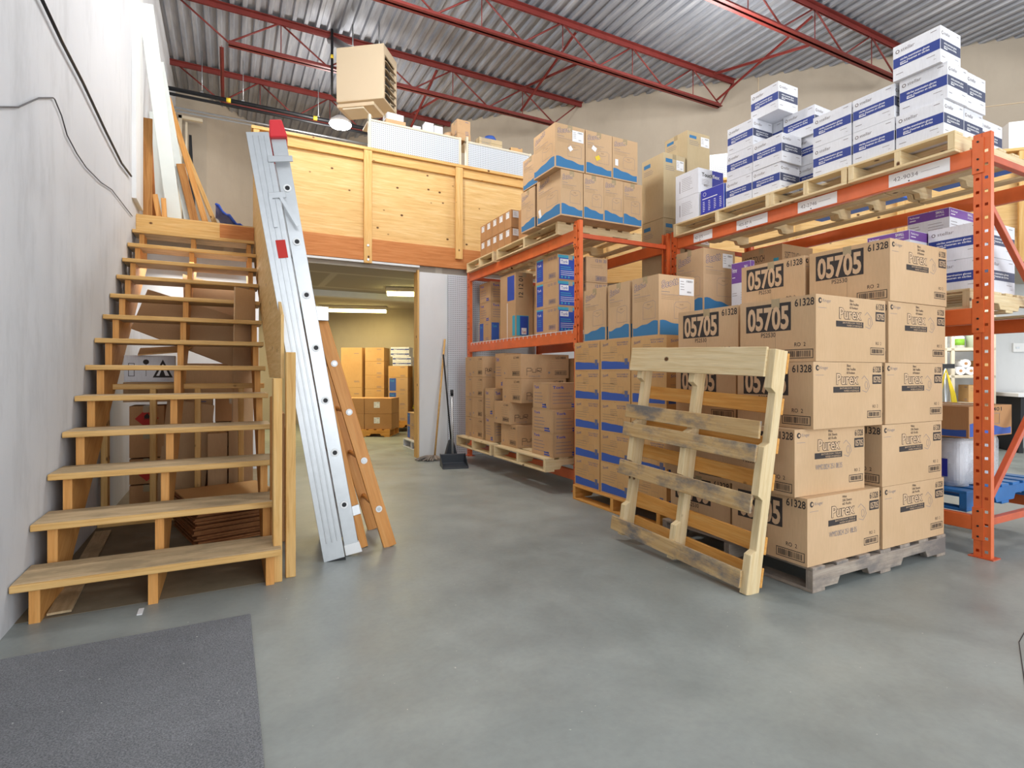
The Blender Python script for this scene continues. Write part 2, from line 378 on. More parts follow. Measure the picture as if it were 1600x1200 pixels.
def torkL(d):
    W, H = d.w, d.h; d.rect(W*.06, H*.10, W*.36, H*.92, 'cobalt'); d.rect(W*.06, H*.92, W*.36, H*.98, 'teal'); d.text('Tork', W*.10, H*.70, H*.10, 'paper', W*.18, .01, 1)
    d.lines(W*.10, H*.55, W*.2, 4, .02, 'teal', .003, 1); d.text('12 01 33', W*.56, H*.83, H*.10, 'inkpurple', W*.38, .01); d.barcode(W*.62, H*.12, W*.92, H*.30, 'inkpurple')
def torkF(d):
    W, H = d.w, d.h; d.rect(W*.02, H*.86, W*.98, H*.97, 'teal'); d.rect(W*.06, H*.04, W*.98, H*.86, 'cobalt'); d.rect(W*.10, H*.62, W*.42, H*.82, 'paper', 1); d.text('Tork', W*.13, H*.66, H*.12, 'cobalt', W*.26, .01, 2)
    d.lines(W*.12, H*.50, W*.5, 2, .02, 'teal', .006, 1); d.lines(W*.12, H*.34, W*.8, 3, .018, 'paper', .004, 1)
    for i in range(3): d.circle(W*(.17+.13*i), H*.12, H*.04, 'teal', 1, 8)
def tork12(d):
    W, H = d.w, d.h; d.text('12 01 33', W*.40, H*.82, H*.12, 'inkpurple', W*.54, .015); d.lines(W*.2, H*.68, W*.7, 2, .02, 'inkfaint'); d.barcode(W*.44, H*.08, W*.93, H*.27, 'inkpurple')
def torktallL(d):
    W, H = d.w, d.h; d.rect(W*.48, H*.58, W*.92, H*.96, 'cobalt'); d.rect(W*.80, H*.03, W*.97, H*.34, 'teal'); d.rect(W*.46, 0, W*.49, H*.55, 'paper')
def torktallF(d):
    W, H = d.w, d.h; d.text('12 12 01', W*.42, H*.60, W*.26, 'ink', H*.34, .01, 0, 0, PI/2); d.rect(W*.05, H*.03, W*.75, H*.34, 'teal'); d.rect(W*.25, H*.04, W*.72, H*.33, 'cobalt', 1); d.rect(W*.33, H*.05, W*.62, H*.15, 'paper', 2); d.text('Tork', W*.36, H*.07, H*.04, 'redprint', W*.22, .01, 3)
def torkbrown(d):
    W, H = d.w, d.h; d.frame(W*.03, H*.03, W*.97, H*.97, .003, 'inkfaint'); d.text('Tork', W*.1, H*.78, H*.11, 'cobalt', W*.3, .02); d.lines(W*.1, H*.6, W*.6, 4, .03, 'inkpurple', .004); d.lines(W*.6, H*.14, W*.3, 2, .02, 'cobalt', .012); d.circle(W*.78, H*.17, H*.05, 'inkpurple', 0, 8)
def pur(d):
    W, H = d.w, d.h; t = .0045; s = min(W*.30, .2); x = W*.12; y = H*.18; h = H*.24
    d.line([(x, y-h*.25), (x, y+h), (x+s*.3, y+h), (x+s*.3, y+h*.5), (x, y+h*.5)], t, 'ink'); d.line([(x+s*.38, y+h*.9), (x+s*.38, y+h*.3), (x+s*.62, y+h*.3), (x+s*.62, y+h*.9)], t, 'ink')
    d.line([(x+s*.70, y+h*.3), (x+s*.70, y+h), (x+s, y+h), (x+s, y+h*.6), (x+s*.72, y+h*.6), (x+s, y+h*.3)], t, 'ink'); d.text('VALUE', x+s*.12, H*.06, H*.07, 'inkgrey', s*.8)
    d.text('LC14RR', W*.72, H*.82, H*.10, 'ink', W*.22, .01); d.lines(W*.60, H*.70, W*.34, 4, .022, 'inkfaint'); d.barcode(W*.70, H*.14, W*.95, H*.32); d.circle(W*.58, H*.24, .012, 'inkgrey', 0, 10)
def purL(d):
    W, H = d.w, d.h; d.text('LC14RR', W*.62, H*.82, H*.09, 'ink', W*.30, .01); d.lines(W*.48, H*.72, W*.46, 5, .022, 'inkfaint'); d.barcode(W*.56, H*.12, W*.94, H*.30); d.circle(W*.15, H*.22, .012, 'inkgrey', 0, 10)
def stellar(band):
    def f(d):
        W, H = d.w, d.h; d.rect(0.002, H*.36, W-.002, H*.64, band)
        d.circle(W*.10, H*.82, H*.055, 'inkgrey'); d.circle(W*.10, H*.82, H*.028, 'paper', 1); d.text('stellar', W*.17, H*.785, H*.10, 'inkgrey', W*.30, .005)
        d.text('nitriles examination gloves', W*.16, H*.53, H*.062, 'paper', W*.62, .012, 1); d.text("gants d'examen en nitriles", W*.16, H*.445, H*.062, 'paper', W*.62, .012, 1); d.lines(W*.16, H*.40, W*.22, 1, .02, 'paper', .005, 1)
        d.barcode(W*.82, H*.09, W*.96, H*.18, 'inkgrey', False); d.lines(W*.72, H*.24, W*.22, 1, .02, 'inkgrey', .003); d.lines(W*.8, H*.90, W*.16, 1, .02, 'inkgrey', .004)
        d.lines(W*.07, H*.16, W*.2, 1, .02, 'inkgrey', .004)
    return f
def tflexW(d):
    W, H = d.w, d.h; d.rect(W*.18, H*.22, W*.21, H*.72, 'inkgrey'); d.lines(W*.28, H*.75, W*.52, 8, .016, 'inkgrey', .003)
def tflexF(d):
    W, H = d.w, d.h; d.rect(W*.55, 0.002, W-.002, H-.002, 'indigo'); d.text('Touch', W*.14, H*.68, H*.16, 'ink', W*.42, .02, 1); d.text('flex', W*.56, H*.68, H*.16, 'paper', W*.28, .02, 1); d.lines(W*.14, H*.55, W*.34, 4, .014, 'inkgrey', .003); d.barcode(W*.18, H*.25, W*.42, H*.40, 'inkgrey', False)
def tflexB(d):
    W, H = d.w, d.h; d.rect(0.002, 0.002, W-.002, H-.002, 'indigo'); d.circle(W*.18, H*.82, H*.08, 'paper', 1); d.circle(W*.18, H*.82, H*.065, 'indigo', 2); d.lines(W*.08, H*.62, W*.84, 1, .02, 'paper', .007, 1)
    for i in range(4): d.lines(W*(.10+.24*i), H*.50, W*.10, 6, .016, 'paper', .005, 1)
def tflexB2(d):
    W, H = d.w, d.h; d.rect(0.002, 0.002, W-.002, H-.002, 'cobalt'); d.text('Touch', W*.3, H*.68, H*.16, 'paper', W*.6, .02, 1); d.lines(W*.3, H*.5, W*.5, 3, .02, 'paper', .006, 1)
def purpleb(d):
    W, H = d.w, d.h; d.rect(0.002, H*.70, W-.002, H-.003, 'purple'); d.text('Performer', W*.05, H*.86, H*.07, 'paper', W*.25, .01, 1); d.lines(W*.05, H*.78, W*.2, 1, .02, 'paper', .006, 1); d.text('SMALL', W*.68, H*.86, H*.09, 'paper', W*.2, .01, 1); d.text('200 GLOVES', W*.68, H*.77, H*.05, 'paper', W*.2, .005, 1)
    d.lines(W*.05, H*.55, W*.3, 2, .02, 'inkgrey', .004); d.lines(W*.5, H*.55, W*.42, 4, .02, 'inkgrey', .003); d.barcode(W*.55, H*.08, W*.92, H*.22, 'inkgrey')
def small_brown(d):
    W, H = d.w, d.h; d.lines(W*.1, H*.14, W*.3, 1, .02, 'inkfaint')
def generic(d):
    W, H = d.w, d.h; d.lines(W*.62, H*.85, W*.3, 1, .02, 'inkpurple', .008); d.lines(W*.62, H*.16, W*.3, 2, .02, 'inkpurple', .006); d.lines(W*.12, H*.80, W*.25, 2, .03, 'inkfaint')
def bluepanel(d):
    W, H = d.w, d.h; d.rect(W*.06, H*.06, W*.40, H*.94, 'blue2'); d.text('Tork', W*.1, H*.7, H*.13, 'teal', W*.2, .01, 1); d.lines(W*.6, H*.85, W*.3, 1, .02, 'inkpurple'); d.lines(W*.6, H*.16, W*.32, 2, .02, 'inkpurple', .006)
def flam(d):
    W, H = d.w, d.h; s = min(W, H)*.40; c = (W*.5, H*.5); d.poly([(c[0], c[1]-s), (c[0]+s, c[1]), (c[0], c[1]+s), (c[0]-s, c[1])], 'redprint')
    d.poly([(c[0]-s*.2, c[1]), (c[0]+s*.2, c[1]), (c[0]+s*.25, c[1]+s*.2), (c[0]+s*.05, c[1]+s*.55), (c[0]-s*.22, c[1]+s*.25)], 'ink', 1); d.rect(c[0]-s*.25, c[1]-s*.08, c[0]+s*.25, c[1]-s*.03, 'ink', 1)
def hazard(d):
    W, H = d.w, d.h; d.frame(W*.08, H*.2, W*.2, H*.7, .004, 'ink'); d.circle(W*.42, H*.75, H*.1, 'ink', 0, 10); d.rect(W*.415, H*.2, W*.425, H*.7, 'ink')
    d.poly([(W*.55, H*.15), (W*.95, H*.15), (W*.75, H*.85)], 'ink'); d.poly([(W*.62, H*.22), (W*.88, H*.22), (W*.75, H*.68)], 'paper', 1); d.poly([(W*.68, H*.22), (W*.80, H*.22), (W*.74, H*.55)], 'ink', 2)
def sight(d):
    W, H = d.w, d.h; d.text('480401', W*.30, H*.82, H*.13, 'ink', W*.45, .01); wave(d, 'blue2', .35, .1, .02, .98, .04); d.circle(W*.45, H*.55, H*.16, 'kraft2', 1); d.frame(W*.2, H*.4, W*.7, H*.75, .003, 'inkgrey', 2)
def blue480(d):
    W, H = d.w, d.h; d.text('SOFT TOUCH', W*.08, H*.84, H*.08, 'ink', W*.5, 0); d.text('540', W*.05, H*.52, H*.14, 'teal', W*.25, .02); d.circle(W*.38, H*.58, H*.07, 'teal', 0, 8); d.rect(W*.80, H*.45, W*.92, H*.85, 'teal')
STY = {  # body material, L, F
 'purex': ('kraft', purexL, purexF), 'purex2': ('kraft', purexL, purexF2), 'scott': ('kraft', lambda d: scott(d, -1), scott), 'wypall': ('kraft_pale', wypall, wypall),
 'dispenser': ('kraft3', dispenser, dispenser), 'tork': ('kraft2', torkL, torkF), 'tork12': ('kraft', tork12, tork12), 'torktall': ('kraft2', torktallL, torktallF),
 'torkbrown': ('kraft2', torkbrown, torkbrown), 'pur': ('kraft2', purL, pur), 'stellar': ('white_card', stellar('navy'), stellar('navyside')),
 'tflex': ('white_card', tflexW, tflexF), 'tflexb': ('white_card', tflexB, tflexB2), 'purple': ('white_card', purpleb, purpleb),
 'small': ('kraft_dark', small_brown, small_brown), 'generic': ('kraft2', generic, generic), 'bluepanel': ('kraft2', bluepanel, bluepanel), 'flam': ('kraft_dark', generic, flam),
 'hazard': ('white_card', hazard, hazard), 'plain': ('kraft2', None, None), 'plain_dark': ('kraft_dark', None, None), 'white': ('white_card', None, None),
 'sight': ('kraft_dark', sight, sight), '540': ('kraft2', blue480, blue480), 'bluewhite': ('white_card', stellar('navy'), stellar('navy')), 'orangey': ('kraft3', generic, generic)}
_c = {}
def sticker(parent, face, lx, ly, s0, t0, s1, t1, mat='paper', rot=0, marks=True):
    mb = MB()
    if face == 'L': d = Deco(mb, (0, ly, 0), (0, -1, 0), (-1, 0, 0), ly, 1)
    else: d = Deco(mb, (0, 0, 0), (1, 0, 0), (0, -1, 0), lx, 1)
    cx, cy = (s0+s1)/2, (t0+t1)/2; c, s = math.cos(rot), math.sin(rot)
    q = [(cx+(a-cx)*c-(b-cy)*s, cy+(a-cx)*s+(b-cy)*c) for a, b in ((s0, t0), (s1, t0), (s1, t1), (s0, t1))]
    d.poly(q, mat, 4)
    if marks:
        w_, h_ = s1-s0, t1-t0; d.barcode(s0+w_*.45, t0+h_*.08, s1-w_*.08, t0+h_*.32, 'inkgrey', False, l=5); d.text('10001', s0+w_*.45, t1-h_*.22, h_*.13, 'ink', w_*.45, .01, 5); d.lines(s0+w_*.08, t1-h_*.2, w_*.3, 4, h_*.16, 'inkgrey', h_*.03, 5)
    o = mb.build('shipping_label', parent); return o
def carton(x, y, z, lx, ly, lz, style, label, group=None, rot=0, stick=(), name='cardboard_box', tape=True):
    key = (style, round(lx, 3), round(ly, 3), round(lz, 3))
    if key not in _c:
        body, L, F = STY[style]; mb = MB(); t = .004
        mb.box((0, 0, 0), (lx, ly, lz-t), body, (0, 0, 1))
        if lx >= ly: mb.box((0, 0, lz-t), (lx, ly/2-.003, lz), body, (0, 0, 1)); mb.box((0, ly/2+.003, lz-t), (lx, ly, lz), body, (0, 0, 1))
        else: mb.box((0, 0, lz-t), (lx/2-.003, ly, lz), body, (0, 0, 1)); mb.box((lx/2+.003, 0, lz-t), (lx, ly, lz), body, (0, 0, 1))
        if L: L(Deco(mb, (0, ly, 0), (0, -1, 0), (-1, 0, 0), ly, lz))
        if F: F(Deco(mb, (0, 0, 0), (1, 0, 0), (0, -1, 0), lx, lz))
        o = mb.build('body', None, .003); _c[key] = [o.data, None]; bpy.data.objects.remove(o)
        tp = MB(); e = .0008; q = .05
        if lx >= ly: tp.box((-e, ly/2-.024, lz), (lx+e, ly/2+.024, lz+e), 'tape'); tp.box((-e, ly/2-.024, lz-q), (0, ly/2+.024, lz+e), 'tape')
        else: tp.box((lx/2-.024, -e, lz), (lx/2+.024, ly+e, lz+e), 'tape'); tp.box((lx/2-.024, -e, lz-q), (lx/2+.024, 0, lz+e), 'tape')
        o = tp.build('tape', None); _c[key][1] = o.data; bpy.data.objects.remove(o)
    o = bpy.data.objects.new(name, _c[key][0]); C.objects.link(o); o.location = (x, y, z+.0005); o.rotation_euler = (0, 0, math.radians(rot))
    b = o.modifiers.new('bevel', 'BEVEL'); b.width = .004; b.segments = 2; b.limit_method = 'ANGLE'; b.angle_limit = math.radians(40)
    tag(o, label, 'box', group)
    if tape:
        tpo = bpy.data.objects.new('tape', _c[key][1]); C.objects.link(tpo); tpo.parent = o
    for s_ in stick: sticker(o, s_[0], lx, ly, *s_[1:])
    return o

# ---------------------------------------------------------------- the room
WT = .12
f = MB(); f.box((-1.2, -7, -.2), (15, 15, 0), 'concrete'); floor = struct(f.build('floor'))
mb = MB(); mb.box((-1.0, -7, -.2), (-.80, 11.2, 6.3), 'wall_grey'); struct(mb.build('wall_left'))
r2 = math.sqrt(.5)
mb = MB(); mb.prism([(-.8, 10.9), (-.34, 10.9), (1.2, 12.47), (1.2, 12.75), (-.45, 11.1), (-.8, 11.1)], 'z', 0, 6.3, 'wall_beige'); struct(mb.build('wall_far_left'))
mb = MB(); mb.prism([(1.2, 12.47), (14.4, -.73), (14.55, -.55), (1.2, 12.8)], 'z', 0, 6.3, 'wall_beige'); struct(mb.build('wall_far_right'))
# white lower stretch of the diagonal wall seen under the loft on the right
mb = MB(); e = .012*r2; mb.prism([(6.6-e, 7.07-e), (14.0-e, -.33-e), (14.0, -.33), (6.6, 7.07)], 'z', 0, 2.36, 'drywall'); struct(mb.build('wall_right_lower'))
mb = MB(); mb.box((-.80, 6.15, 2.7), (-.765, 6.60, 6.0), 'drywall'); struct(mb.build('trim_1'))
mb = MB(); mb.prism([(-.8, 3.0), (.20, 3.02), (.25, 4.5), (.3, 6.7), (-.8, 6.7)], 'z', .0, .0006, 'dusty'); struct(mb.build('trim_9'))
# expansion joint beads on the beige wall
mb = MB()
def W3(t, z, o=.006): return (13.67/2+t*r2-o*r2, 13.67/2-t*r2-o*r2, z)
for t in (1.15,): mb.beam(W3(t, 4.45), W3(t, 6.0), .01, .012, 'heater', (1, -1, 0))
for a, b, z in ((1.15, 3.3, 4.45), (3.3, 8, 4.95)): mb.beam(W3(a, z), W3(b, z), .01, .012, 'heater')
struct(mb.build('trim_2'))
# roof deck: trapezoid flutes running along y
mb = MB(); p = .152; z0 = 5.88; d = .04; x = -1.2
while x < 15:
    q = [(x, z0), (x+.045, z0), (x+.06, z0+d), (x+.137, z0+d), (x+p, z0)]
    for (a, za), (b, zb) in zip(q, q[1:]): mb.face([(a, -7, za), (a, 15, za), (b, 15, zb), (b, -7, zb)], 'galv', (0, 1, 0), (0, 0))
    x += p
mb.box((-1.2, -7, z0+d+.01), (15.2, 15, z0+d+.06), 'galv')
struct(mb.build('ceiling'))

mb = MB(); rnd = random.Random(2); q = Vector((1.35, .62, .0008)); e = Vector((4.2, 1.0, .0008)); pts = [Vector((1.62, .35, .0008)), Vector((1.86, .52, .0008)), Vector((2.02, .60, .0008)), Vector((2.30, .80, .0008)), Vector((2.75, .98, .0008)), Vector((3.4, 1.12, .0008))]
for a, b in zip(pts, pts[1:]): mb.beam(a, b, .003, .0008, 'ink', (0, 1, 0))
struct(mb.build('trim_8'))

# ---------------------------------------------------------------- steel joists
def joist(y, xa, xb, xba, xbb, label):
    t = thing('roof_joist', label, 'joist', (xa, y, 5.6), 0, 'open web roof joists'); L = xb-xa
    m = MB()
    for s in (-1, 1): m.box((0, s*.006, .20), (L, s*.055, .275), 'red_steel') if False else (m.box((0, s*.008, .268), (L, s*.06, .275), 'red_steel'), m.box((0, s*.008, .21), (L, s*.015, .275), 'red_steel'))
    m.build('top_chord', t)
    m = MB(); a, b = xba-xa, xbb-xa
    for s in (-1, 1): m.box((a, s*.008, -.235), (b, s*.055, -.228), 'red_steel'); m.box((a, s*.008, -.235), (b, s*.015, -.175), 'red_steel')
    m.build('bottom_chord', t)
    n = max(2, int(round((b-a)/1.25))); st = (b-a)/n; m = MB()
    for i in range(n):
        x0 = a+i*st; m.tube([(x0, 0, -.20), (x0+st/2, 0, .235)], .012, 'red_steel', 6); m.tube([(x0+st/2, 0, .235), (x0+st, 0, -.20)], .012, 'red_steel', 6); m.tube([(x0+st/2+.01, 0, .235), (x0+st/2+.01, 0, -.20)], .007, 'red_steel', 5)
    m.tube([(a, 0, -.2), (max(a-.6, .02), 0, .235)], .012, 'red_steel', 6); m.tube([(b, 0, -.2), (min(b+.5, L-.02), 0, .235)], .012, 'red_steel', 6)
    m.build('web_rod', t)
js = [(9.85, -.8, 3.78, -.1, 3.2, 'red steel roof joist deepest in the hall, above the back of the mezzanine'), (8.05, -.8, 5.58, .0, 5.0, 'red steel roof joist running just behind the beige unit heater'),
      (6.27, -.8, 7.36, -.2, 7.05, 'red steel roof joist in front of the heater, ending over the left glove cartons'), (4.5, -.8, 9.12, -.2, 8.7, 'red steel roof joist whose bottom chord ends beside the topmost glove carton'),
      (2.75, -.8, 10.9, -.2, 10.4, 'red steel roof joist nearest the camera, crossing above the glove cartons')]
for a in js: joist(*a)
def brace(name, label, p, q, w_=.04):
    m = MB(); m.beam(p, q, w_, .006, 'red_steel'); m.beam(Vector(p)+Vector((0, 0, .0)), q, .006, w_, 'red_steel'); tag(m.build(name), label, 'brace', 'bridging between the roof joists')
br = 'red steel bridging angle '
brace('bridging_angle', br+'low between the two joists left of the heater', (-.08, 8.12, 5.352), (-.08, 9.78, 5.352), .05)
brace('bridging_angle', br+'rising right of the heater toward the next joist', (2.9, 9.75, 5.42), (2.9, 8.13, 5.82)); brace('bridging_angle', br+'falling across the one right of the heater', (2.96, 9.75, 5.82), (2.96, 8.13, 5.42))
brace('bridging_angle', br+'rising above the dented kraft cartons on the left rack', (4.3, 7.95, 5.42), (4.3, 6.35, 5.82)); brace('bridging_angle', br+'falling across the one above the left rack', (4.36, 7.95, 5.82), (4.36, 6.35, 5.42))
brace('bridging_angle', br+'rising above the lone topmost left glove carton', (6.9, 6.2, 5.42), (6.9, 4.6, 5.82)); brace('bridging_angle', br+'falling across the one above the left glove cartons', (6.84, 6.2, 5.82), (6.84, 4.6, 5.42))

# gas and sprinkler pipes under the far joists
for i, (y, z, r, x1, lb) in enumerate([(9.35, 5.22, .03, 2.6, 'thick black pipe, upper one of the bundle under the roof at the left'), (9.30, 5.12, .022, 2.6, 'thin black pipe just under the thick one below the roof'), (9.50, 5.02, .014, 2.2, 'slim grey conduit, upper of the two at the bottom of the pipe bundle'), (9.50, 4.97, .014, 2.2, 'slim grey conduit, lowest of the pipe bundle under the roof')]):
    t = thing('ceiling_pipe', lb, 'pipe', (-.78, y, z), 0, 'pipes under the roof'); m = MB(); m.cyl((0, 0, 0), (x1+.78, 0, 0), r, 'black' if i < 2 else 'steel', 10); m.build('pipe_run', t)
    if i == 0:
        for q in (.75, 2.0): m = MB(); m.cyl((q, 0, 0), (q+.06, 0, 0), r+.004, 'yellow', 10); m.build('yellow_marker', t)
for x in (-.35, .2, 1.3): m = MB(); m.cyl((x, 9.35, 5.25), (x, 9.35, 5.87), .006, 'steel', 6); m.box((x-.02, 9.33, 5.245), (x+.02, 9.37, 5.26), 'steel'); tag(m.build('hanger_rod'), {-.35: 'thin hanger rod nearest the left wall', .2: 'second thin hanger rod from the left wall', 1.3: 'thin hanger rod farthest from the left wall'}[x]+', holding the black pipe', 'rod', 'pipe hanger rods')
m = MB(); m.tube([(1.28, 7.9, 5.86), (1.28, 7.9, 5.25), (1.28, 7.9, 4.95), (1.42, 7.95, 4.9)], .018, 'black', 8); m.cyl((1.28, 7.9, 5.45), (1.28, 7.9, 5.50), .022, 'yellow', 8); tag(m.build('gas_pipe'), 'black vertical gas pipe with yellow band dropping beside the heater', 'pipe')
# white door-track frame in the corner, vertical
t = thing('door_track', 'tall beige steel track frame standing in the far left corner upstairs', 'frame', (-.74, 10.6, 2.62))
m = MB(); m.box((0, 0, 0), (.05, .06, 2.75), 'cream'); m.box((.10, 0, 0), (.13, .06, 2.65), 'cream'); m.box((0, 0, 2.70), (.35, .06, 2.75), 'cream'); m.build('track_rail', t)
m = MB(); m.prism([(.15, 0), (.30, 0), (.19, 2.45), (.15, 2.45)], 'y', .01, .04, 'black'); m.build('rubber_edge', t)

# ---------------------------------------------------------------- unit heater and high-bay lamp
H0 = thing('unit_heater', 'large beige gas unit heater hung from the roof joists', 'heater', (1.27, 7.49, 4.66), -math.radians(37))
m = MB(); W_, D_, Hh = .66, .46, .72
m.box((0, 0, 0), (W_, D_, .02), 'heater'); m.box((0, 0, Hh-.02), (W_, D_, Hh), 'heater'); m.box((0, 0, .02), (W_, .015, Hh-.02), 'heater'); m.box((0, D_-.015, .02), (W_, D_, Hh-.02), 'heater'); m.box((0, .015, .02), (.015, D_-.015, Hh-.02), 'heater')
m.box((W_-.02, .015, .02), (W_, .05, Hh-.02), 'heater'); m.box((W_-.02, D_-.05, .02), (W_, D_-.015, Hh-.02), 'heater'); m.box((W_-.02, .05, Hh-.12), (W_, D_-.05, Hh-.02), 'heater'); m.box((W_-.1, .02, .03), (W_-.09, D_-.02, Hh-.03), 'dark_metal'); m.build('housing', H0, .004)
for i in range(5): m = MB(); z = .08+i*.105; m.hexa([(W_-.06, .05, z+.05), (W_+.02, .05, z), (W_+.02, D_-.05, z), (W_-.06, D_-.05, z+.05), (W_-.06, .05, z+.056), (W_+.02, .05, z+.006), (W_+.02, D_-.05, z+.006), (W_-.06, D_-.05, z+.056)], 'heater'); m.build('louver', H0)
m = MB(); m.box((-.02, .05, -.05), (.50, D_-.05, -.0), 'heater'); m.box((.05, .07, -.07), (.35, D_-.1, -.05), 'cream'); m.build('burner_tray', H0, .004)
m = MB()
for x in (.12, .5): m.cyl((x, .23, Hh), (x, .23, 1.16), .01, 'steel', 6)
m.build('hanger', H0)
m = MB(); m.tube([(.1, .3, Hh-.05), (.1, .3, Hh+.1), (-.35, .5, 1.17)], .06, 'steel', 14); m.build('flue_pipe', H0)
L0 = thing('high_bay_lamp', 'glowing round high-bay lamp hanging below the heater above the mezzanine guard', 'lamp', (1.56, 8.85, 4.98))
m = MB(); m.tube([(0, 0, .0), (0, 0, .05), (0, 0, .12)], [.17, .16, .07], 'white', 24); m.build('reflector', L0)
m = MB(); m.cyl((0, 0, -.025), (0, 0, .0), .155, 'led', 24); m.build('lamp_face', L0)
m = MB(); m.cyl((0, 0, .12), (0, 0, .89), .008, 'steel', 6); m.build('hanger', L0)

# ---------------------------------------------------------------- mezzanine
m = MB(); m.prism([(-.8, 6.62), (4.55, 6.62), (10.6, .55), (12.5, 1.1), (1.2, 12.4), (-.3, 10.85), (-.8, 10.85)], 'z', 2.44, 2.62, 'ply'); struct(m.build('trim_3'))
m = MB(); m.prism([(-.8, 6.66), (4.55, 6.66), (10.6, .60), (12.5, 1.1), (1.2, 12.4), (-.3, 10.85), (-.8, 10.85)], 'z', 2.34, 2.43, 'taped'); struct(m.build('trim_4'))
G = thing('guard_wall', 'long plywood guard wall with studs along the mezzanine edge above the opening', 'guard wall', (.24, 6.6, 2.42))
m = MB(); m.box((.0, .0, 0), (4.3, .04, .26), 'rim', (1, 0, 0)); m.build('rim_board', G, .002)
m = MB(); m.box((0, .04, .02), (4.3, .055, 1.32), 'ply', (1, 0, 0)); m.build('plywood_sheet', G)
m = MB(); m.box((-.02, -.04, 1.31), (4.3, .10, 1.345), 'stud'); m.build('cap_plate', G, .003)
m = MB(); m.box((.0, .0, 1.20), (4.3, .039, 1.309), 'stud'); m.build('top_rail', G, .003)
for x0, z0 in ((0, -.06), (1.19, -.04), (2.36, .12), (3.44, .12)):
    m = MB(); m.box((x0, -.036, z0), (x0+(.06 if x0 == 0 else .095), -.001, 1.308), 'stud')
    o = m.build('stud', G, .003)
    if x0 == 1.19:
        b = MB()
        for z in (.0, .17): b.cyl((x0+.047, -.045, z), (x0+.047, -.036, z), .014, 'steel', 8)
        b.build('bolt', o)
# guard continuing at 45 degrees over the right-hand loft
G2 = thing('loft_guard', 'plywood guard of the loft seen behind the right rack under its top pallets', 'guard wall', (4.54, 6.6, 2.36), -PI/4)
m = MB(); m.box((0, 0, 0), (8.4, .04, .30), 'stud', (1, 0, 0)); m.build('rim_board', G2, .002)
m = MB(); m.box((0, .04, .0), (8.4, .055, 1.30), 'ply', (1, 0, 0)); m.build('plywood_sheet', G2)
m = MB(); m.box((0, -.04, 1.3), (8.4, .10, 1.335), 'stud'); m.build('cap_plate', G2, .003)
for i in range(7): m = MB(); x0 = .3+i*1.22; m.box((x0, -.036, .0), (x0+.09, -.001, 1.298), 'stud'); m.build('stud', G2, .003)
# partition with the opening
m = MB(); m.box((2.12, 6.62, 0), (4.6, 6.74, 2.34), 'drywall'); struct(m.build('wall_partition'))
m = MB(); m.box((2.10, 6.60, 0), (2.12, 6.75, 2.36), 'stud'); struct(m.build('trim_5'))
m = MB(); m.box((.28, 6.58, 2.385), (2.12, 6.60, 2.41), 'drywall'); struct(m.build('trim_6'))
m = MB(); m.box((-.8, 6.72, 0), (.30, 6.80, 2.34), 'drywall'); struct(m.build('wall_under_landing'))
m = MB(); m.box((.22, 6.80, 0), (.30, 11.4, 2.34), 'wall_beige'); struct(m.build('wall_back_room_left'))
m = MB(); m.box((.30, 8.7, 2.25), (4.9, 8.85, 2.34), 'drywall'); struct(m.build('trim_7'))
m = MB(); m.box((2.02, 6.61, 2.16), (2.62, 6.6, 0), 'drywall'); 
tag(MB().box((2.50, 6.585, .0), (3.80, 6.60, 2.33), 'peg', (1, 0, 0)).build('pegboard_panel'), 'white pegboard panel on the wall beside and behind the left rack', 'pegboard')
t = thing('light_switch', 'white light switch plate on the narrow wall beside the pegboard', 'switch', (2.41, 6.61, 1.16)); m = MB(); m.box((0, -.008, 0), (.075, .0, .12), 'white'); m.build('switch_plate', t, .002); m = MB(); m.box((.03, -.014, .045), (.045, -.008, .075), 'paper'); m.build('toggle', t)

# fluorescent fixtures of the back room
for i, (x, y, rz, L, lb) in enumerate([(1.48, 10.6, -PI/10, 1.22, 'long fluorescent wrap light glowing at the left of the back room ceiling'), (2.05, 7.95, -PI/10, 1.22, 'fluorescent wrap light on the back room ceiling beside the right door jamb')]):
    t = thing('fluorescent_light', lb, 'light', (x, y, 2.25), rz, 'back room fluorescent lights'); m = MB(); m.box((0, 0, .02), (L, .22, .085), 'cream'); m.build('housing', t, .004)
    m = MB(); m.prism([(.0, .02), (.015, -.02), (.205, -.02), (.22, .02)], 'x', .01, L-.01, 'tube'); m.build('diffuser', t)
area('back_room_light', (1.9, 9.2, 2.2), 1.2, 34, (1, .86, .50)); area('back_room_light', (1.2, 10.4, 2.2), 1.2, 26, (1, .86, .50))
area('loft_room_light', (8.3, 3.6, 2.3), 1.0, 30, (1, .97, .9)); area('under_stair_fill', (-.25, 6.25, 2.1), .8, 9, (1, .97, .92))  # the one under the stairs is an added fill, no lamp hangs there

# pegboard shelving standing on the mezzanine
for x0, x1, zt, lb in ((1.57, 2.83, 4.29, 'white pegboard shelving back on the mezzanine, left and taller unit below the heater'), (2.90, 3.93, 4.27, 'white pegboard shelving back on the mezzanine, right unit')):
    t = thing('gondola_shelf', lb, 'shelving', (x0, 6.95, 2.62), 0, 'pegboard shelving on the mezzanine'); L = x1-x0; h = zt-2.62
    m = MB(); m.box((.03, 0, .1), (L-.03, .012, h-.03), 'peg', (1, 0, 0)); m.build('pegboard', t)
    m = MB(); m.box((0, -.01, h-.03), (L, .35, h-.005), 'cream'); m.build('top_shelf', t, .003)
    m = MB(); m.box((0, 0, .0), (L, .36, .1), 'cream'); m.build('base_shelf', t, .003)
    for xx in (0, L-.035): m = MB(); m.box((xx, -.012, .1), (xx+.03, .05, h+(.05 if xx == 0 else 0)), 'cream'); m.build('upright_post', t)
zt = 4.286
carton(1.80, 6.98, zt, .26, .2, .065, 'plain', 'flat brown box under a white carton on the left pegboard shelving', 'small boxes on the pegboard shelving', name='small_box')
